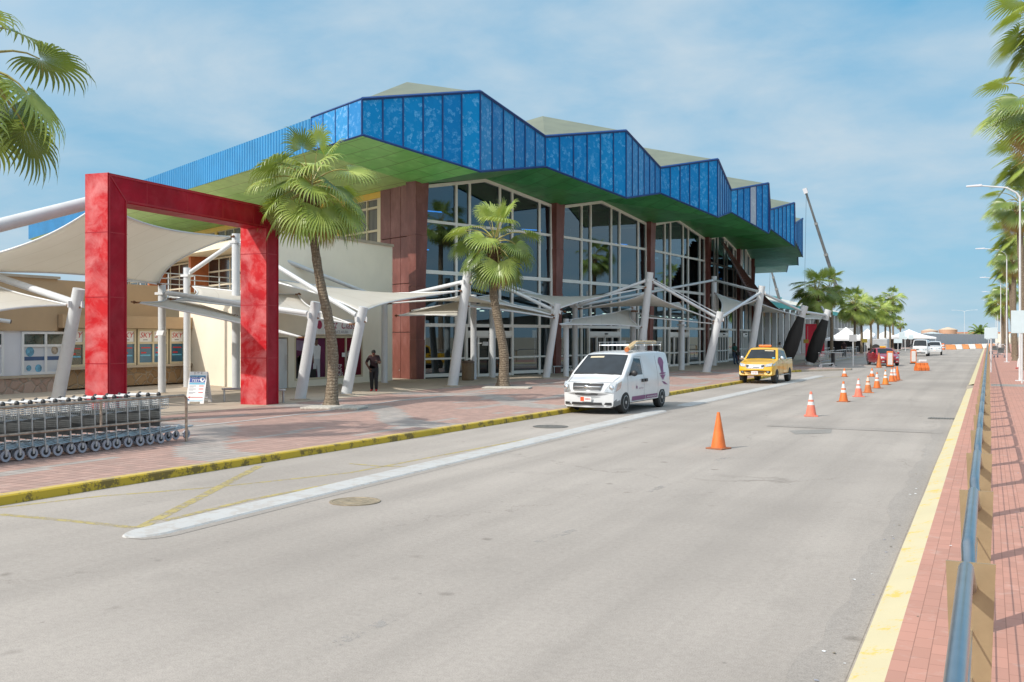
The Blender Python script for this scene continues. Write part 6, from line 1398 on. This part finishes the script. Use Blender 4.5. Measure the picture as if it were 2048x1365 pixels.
# ================================================================ people
def person(label,loc,rz,J,cols,hair=True,scale=1.,bag=None):
    t=thing('person',label,'person',loc,rz); t.scale=(scale,)*3
    V=[];E_=[];Rr=[];idx={}
    def v(n,p,r): idx[n]=len(V); V.append(Vector(p)); Rr.append(r if isinstance(r,tuple) else (r,r))
    def e(a,b): E_.append((idx[a],idx[b]))
    v('pel',J.get('pel',(0,0,.95)),(.18,.135)); v('sp',J.get('sp',(0,.0,1.14)),(.165,.12)); v('ch',J.get('ch',(0,.0,1.33)),(.185,.125)); v('nk',J.get('nk',(0,-.01,1.485)),.058)
    hd=Vector(J.get('hd',(0,-.05,1.58))); ht=Vector(J.get('ht',(0,-.05,1.69))); v('hd',hd,(.075,.085)); v('ht',ht,(.078,.09))
    e('pel','sp'); e('sp','ch'); e('ch','nk'); e('nk','hd'); e('hd','ht')
    for s,sg in(('l',1),('r',-1)):
        v(s+'sh',J.get(s+'sh',(sg*.185,0,1.42)),.078); v(s+'el',J[s+'el'],.056); v(s+'wr',J[s+'wr'],.036); v(s+'hip',(sg*.095+J.get('pel',(0,0,0))[0],J.get('pel',(0,0,0))[1],.88),.125); v(s+'kn',J[s+'kn'],.092); v(s+'an',J[s+'an'],.07); 
        an=Vector(J[s+'an']); fd=Vector(J.get('foot',(0,-1,0))); v(s+'heel',an+Vector((0,0,-.05))-fd*.03,.045); v(s+'toe',an+fd*.17+Vector((sg*.02,0,-.06)),.036)
        e('ch',s+'sh'); e(s+'sh',s+'el'); e(s+'el',s+'wr'); e('pel',s+'hip'); e(s+'hip',s+'kn'); e(s+'kn',s+'an'); e(s+'an',s+'heel'); e(s+'heel',s+'toe')
        w_=Vector(J[s+'wr']); el=Vector(J[s+'el']); d=(w_-el).normalized(); side=d.cross(Vector((0,0,1)) if abs(d.z)<.9 else Vector((0,1,0))).normalized(); nn=side.cross(d)
        v(s+'pm',w_+d*.07,(.035,.02)); e(s+'wr',s+'pm')
        for k,(o,L) in enumerate(((-.03,.06),(-.01,.075),(.01,.07),(.03,.055))):
            a=w_+d*.085+side*o; b=a+d*L*.6+nn*.012; c_=b+d*L*.35+nn*.028*(1.2 if k>1 else .8)
            v(s+'f%d'%k,a+d*.02,.0095); v(s+'g%d'%k,b,.0088); v(s+'h%d'%k,c_,.0075); e(s+'pm',s+'f%d'%k); e(s+'f%d'%k,s+'g%d'%k); e(s+'g%d'%k,s+'h%d'%k)
        v(s+'t0',w_+d*.05-side*.04+nn*.015,.011); v(s+'t1',w_+d*.085-side*.055+nn*.03,.009); e(s+'pm',s+'t0'); e(s+'t0',s+'t1')
    me=bpy.data.meshes.new('body'); me.from_pydata(V,E_,[]); o=bpy.data.objects.new('body_tmp',me); COL.objects.link(o)
    sm=o.modifiers.new('skin','SKIN'); sm.use_smooth_shade=True; ss=o.modifiers.new('sub','SUBSURF'); ss.levels=2; ss.render_levels=2
    if not me.skin_vertices: 
        bm=bmesh.new(); bm.from_mesh(me); bm.verts.layers.skin.verify(); bm.to_mesh(me); bm.free()
    for i,r in enumerate(Rr): d=me.skin_vertices[0].data[i]; d.radius=r; d.use_root=(i==0)
    dg=bpy.context.evaluated_depsgraph_get(); m2=bpy.data.meshes.new_from_object(o.evaluated_get(dg)); bpy.data.objects.remove(o)
    bm=bmesh.new(); bm.from_mesh(m2)
    # nose and ears grown into the head
    f=(Vector((hd.x,hd.y-1,hd.z-J.get('bow',.0)))-hd).normalized()
    hc=hd.lerp(ht,.45)
    bm.to_mesh(m2); bm.free()
    b=bpy.data.objects.new('body',m2); COL.objects.link(b); b.parent=t
    for mm in cols: m2.materials.append(mm)
    sleeves=[(Vector(J[s+'el']),Vector(J.get(s+'sh',((1 if s=='l' else -1)*.18,0,1.42)))) for s in 'lr']
    for p in m2.polygons:
        p.use_smooth=True; c=p.center; k=1
        if c.z<.085: k=3
        elif c.z<.97 : k=2
        if c.z>J.get('collar',1.475) or (c-hd).length<.13: k=0
        for s in 'lr':
            el,w_=Vector(J[s+'el']),Vector(J[s+'wr']); sh=Vector(J.get(s+'sh',((1 if s=='l' else -1)*.18,0,1.42)))
            ds=(c-sh).length; q=(el-sh).length
            # forearm and hand skin
            tt=max(0,min(1.2,(c-el).dot((w_-el))/((w_-el).length_squared)))
            if (c-(el+(w_-el)*tt)).length<.075 and (c-el).dot(w_-el)>-.004: k=0
            if (c-w_).length<.2 and (c-el).dot((w_-el).normalized())>(w_-el).length-.02 and (c-Vector((0,c.y,c.z))).length>.1: k=0
        p.material_index=k
    if hair:
        hb=MB(); up=(ht-hd).normalized(); cc=hd.lerp(ht,.62)+Vector((0,.018,0)); hb.ball((0,0,0),(.088,.1,.092),14)
        hb.v=[tuple(cc+Vector(q)) for q in hb.v if True]; hb.f=[fc for fc in hb.f if not all(hb.v[i][2]<cc.z-.02 and hb.v[i][1]<cc.y for i in fc)]; hb.m=[0]*len(hb.f); hb.build('hair',hair_black,t,local=True,smooth=180)
        fm=MB(); fr=hd+Vector((0,-.085,.03)); 
        fm.ball(tuple(fr),(.014,.02,.024),6,0); fm.ball(tuple(hd+Vector((.078,.005,.04))),(.012,.022,.03),6,0); fm.ball(tuple(hd+Vector((-.078,.005,.04))),(.012,.022,.03),6,0)
        for s in(-1,1): fm.ball(tuple(hd+Vector((s*.032,-.08,.058))),(.013,.01,.008),6,1)
        fm.ball(tuple(hd+Vector((0,-.078,-.02))),(.026,.012,.008),6,2); fm.build('face',[cols[0],white_print,maroon_ink],t,local=True,smooth=180)
    return t
face=lambda p:math.atan2(p.x,-p.y)  # turn -y towards the camera
p=G(748,783,.135)
man=person('man in dark maroon T-shirt, black trousers and red shoes, looking down at a phone',p,R(25),dict(rel=(-.33,.03,1.17),rwr=(-.21,-.1,.98),lel=(.25,-.04,1.16),lwr=(.17,-.3,1.22),rkn=(-.095,-.02,.5),ran=(-.095,.03,.1),lkn=(.09,-.06,.5),lan=(.10,-.02,.1),hd=(0,-.11,1.565),ht=(0,-.16,1.66),nk=(0,-.04,1.49)),[skin_brown,shirt_maroon,trouser_black,shoe_red])
ph=MB(); ph.obox((.15,-.40,1.24),(.036,0,0),(0,.03,.06),(0,.008,-.004)); tagp=thing('mobile_phone','dark phone held by the man in maroon','phone',p,R(25)); ph.build('case',black_plastic,tagp,local=True)
p=G(1469,729,.135)
person('man in green T-shirt and jeans leaning on a pillar, holding a black bag',p,R(60),dict(rel=(-.27,.0,1.16),rwr=(-.16,-.22,1.02),lel=(.27,.0,1.15),lwr=(.12,-.25,1.0),rkn=(-.1,-.06,.5),ran=(-.12,-.1,.1),lkn=(.1,-.12,.52),lan=(.12,-.2,.1),sp=(0,.02,1.14),ch=(0,.05,1.33),nk=(0,.04,1.485),hd=(0,.0,1.58),ht=(0,.0,1.69),foot=(0,-1,0)),[skin_brown,shirt_green,jeans,black_rubber])
bg_=thing('shoulder_bag','black bag held in front of the man in green','bag',p,R(60)); mb=MB(); mb.box((-.14,-.42,.72),(.18,-.28,.98)); mb.build('bag_body',black_rubber,bg_,local=True,bevel=.03); mb=MB(); mb.tube([V3(-.1,-.35,.98),V3(0,-.34,1.05),V3(.12,-.35,.98)],.01,6); mb.build('strap',black_rubber,bg_,local=True)
stand=dict(rel=(-.25,.03,1.16),rwr=(-.22,-.1,.93),lel=(.25,.03,1.16),lwr=(.22,-.1,.93),rkn=(-.1,-.02,.5),ran=(-.11,.02,.1),lkn=(.1,-.02,.5),lan=(.11,.02,.1))
walk_=dict(rel=(-.25,.1,1.18),rwr=(-.24,.02,.95),lel=(.25,-.08,1.18),lwr=(.24,-.28,1.0),rkn=(-.09,-.16,.52),ran=(-.1,-.2,.1),lkn=(.09,.05,.5),lan=(.1,.28,.13))
person('person in a white shirt standing behind the yellow pickup roof',G(1560,722,.135),R(-30),stand,[skin_brown,shirt_white,jeans,black_rubber])
person('person in dark clothes standing under the nearest white tent',G(1688,714,.135),R(10),stand,[skin_brown,shirt_maroon,trouser_black,black_rubber])
person('person in white walking at the right picture edge between palms',G(2043,738,.12),R(-75),walk_,[skin_brown,shirt_white,shirt_white,shoe_red])
# scraps of litter on the brick pavement
lt=MB(); rnd=random.Random(8)
for k in range(70):
    x=rnd.choice([rnd.uniform(-.55,1.2),rnd.uniform(-1.2,-.95)]); y=rnd.uniform(2.5,22); s=rnd.uniform(.006,.022); a=rnd.uniform(0,6); z=.124 if x>-.6 else .006
    lt.add([(x+s*math.cos(a+i*1.25)*rnd.uniform(.6,1.3),y+s*math.sin(a+i*1.25),z+rnd.uniform(0,.008)) for i in range(5)],[(0,1,2,3,4)],k%3)
tag(lt.build('litter',[white_print,grey_ink,iron]),kind='stuff')
# ================================================================ camera, sun, sky
cam=bpy.data.cameras.new('camera'); co=bpy.data.objects.new('camera',cam); COL.objects.link(co); sc.camera=co
cam.sensor_width=36; cam.lens=36*F/2048; cam.shift_y=-(682.5-HY)/2048; cam.clip_end=6000; cam.clip_start=.05
co.location=(0,0,HC); co.rotation_euler=(R(90),0,TH)
EL=R(42); dx,dy=-.506,-.862
tosun=Vector((dx*math.cos(EL),dy*math.cos(EL),math.sin(EL)))
sl=bpy.data.lights.new('sun','SUN'); sl.energy=SUN_E; sl.angle=R(.55); sl.color=(1,.94,.85); so_=bpy.data.objects.new('sun',sl); COL.objects.link(so_)
so_.rotation_euler=tosun.to_track_quat('Z','Y').to_euler(); so_.location=(-50,-80,90)
w=bpy.data.worlds.new('World'); sc.world=w; w.use_nodes=True; t=NT(w)
sk=t.n('TexSky',sky_type='NISHITA',sun_disc=False,sun_elevation=EL,sun_rotation=math.atan2(dx,dy),altitude=0,air_density=1.,dust_density=1.0,ozone_density=1.6)
gen=t.n('TexCoord').outputs['Generated']; s=t.n('SeparateXYZ',{0:gen})
zz=t.math('ADD',t.math('MAXIMUM',s.outputs[2],0.),.22)
pr=t.n('CombineXYZ',{0:t.math('DIVIDE',s.outputs[0],zz),1:t.math('DIVIDE',s.outputs[1],zz),2:3.7}).outputs[0]
n1=t.noise(pr,1.5,7,.5,.15); n2=t.noise(pr,2.6,7,.62,.4); n3=t.noise(pr,.5,3,.5)
cl=t.math('ADD',t.math('MULTIPLY',n1,.6),t.math('ADD',t.math('MULTIPLY',n2,.18),t.math('MULTIPLY',n3,.34)))
k=t.ramp(cl,(.475,0.),(.56,.4),(.66,1.))
skc=t.n('HueSaturation',{'Hue':.487,'Saturation':1.3,'Value':1.,'Fac':1.,'Color':sk.outputs[0]}).outputs[0]
up=t.ramp(s.outputs[2],(0.,(.36,.62,.80)),(.1,(.27,.55,.77)),(.28,(.18,.485,.75)),(.6,(.11,.40,.70)))
up=t.mix(1.,up,(SKY_V,SKY_V,SKY_V),'MULTIPLY')
glow=t.n('VectorMath',{0:gen,1:tuple(tosun)},operation='DOT_PRODUCT').outputs['Value']
gf=t.ramp(glow,(.0,0.),(.9,1.))
base=t.mix(gf,up,(SKY_V*GLOW,SKY_V*GLOW*1.0,SKY_V*GLOW*1.0)); base=t.mix(.12,base,skc)
c=t.mix(t.math('MULTIPLY',k,t.math('SUBTRACT',.82,t.math('MULTIPLY',gf,.5))),base,(.60*SKY_V,.71*SKY_V,.79*SKY_V))
t.out(t.n('Background',{0:c,1:SKY_S}).outputs[0]); [setattr(t.t.nodes[-1],'is_active_output',True)]
for n in list(t.t.nodes):
    if n.bl_idname=='ShaderNodeOutputMaterial': t.t.nodes.remove(n)
bg=[n for n in t.t.nodes if n.bl_idname=='ShaderNodeBackground'][0]; ow=t.t.nodes.new('ShaderNodeOutputWorld'); t.t.links.new(bg.outputs[0],ow.inputs[0])
sc.view_settings.view_transform='Standard'; sc.view_settings.look='None'; sc.view_settings.gamma=1; sc.view_settings.exposure=EXPO
cy=sc.cycles; cy.use_denoising=True; cy.max_bounces=7; cy.transparent_max_bounces=12; cy.diffuse_bounces=3; cy.glossy_bounces=3; cy.caustics_reflective=False; cy.caustics_refractive=False; cy.sample_clamp_indirect=6
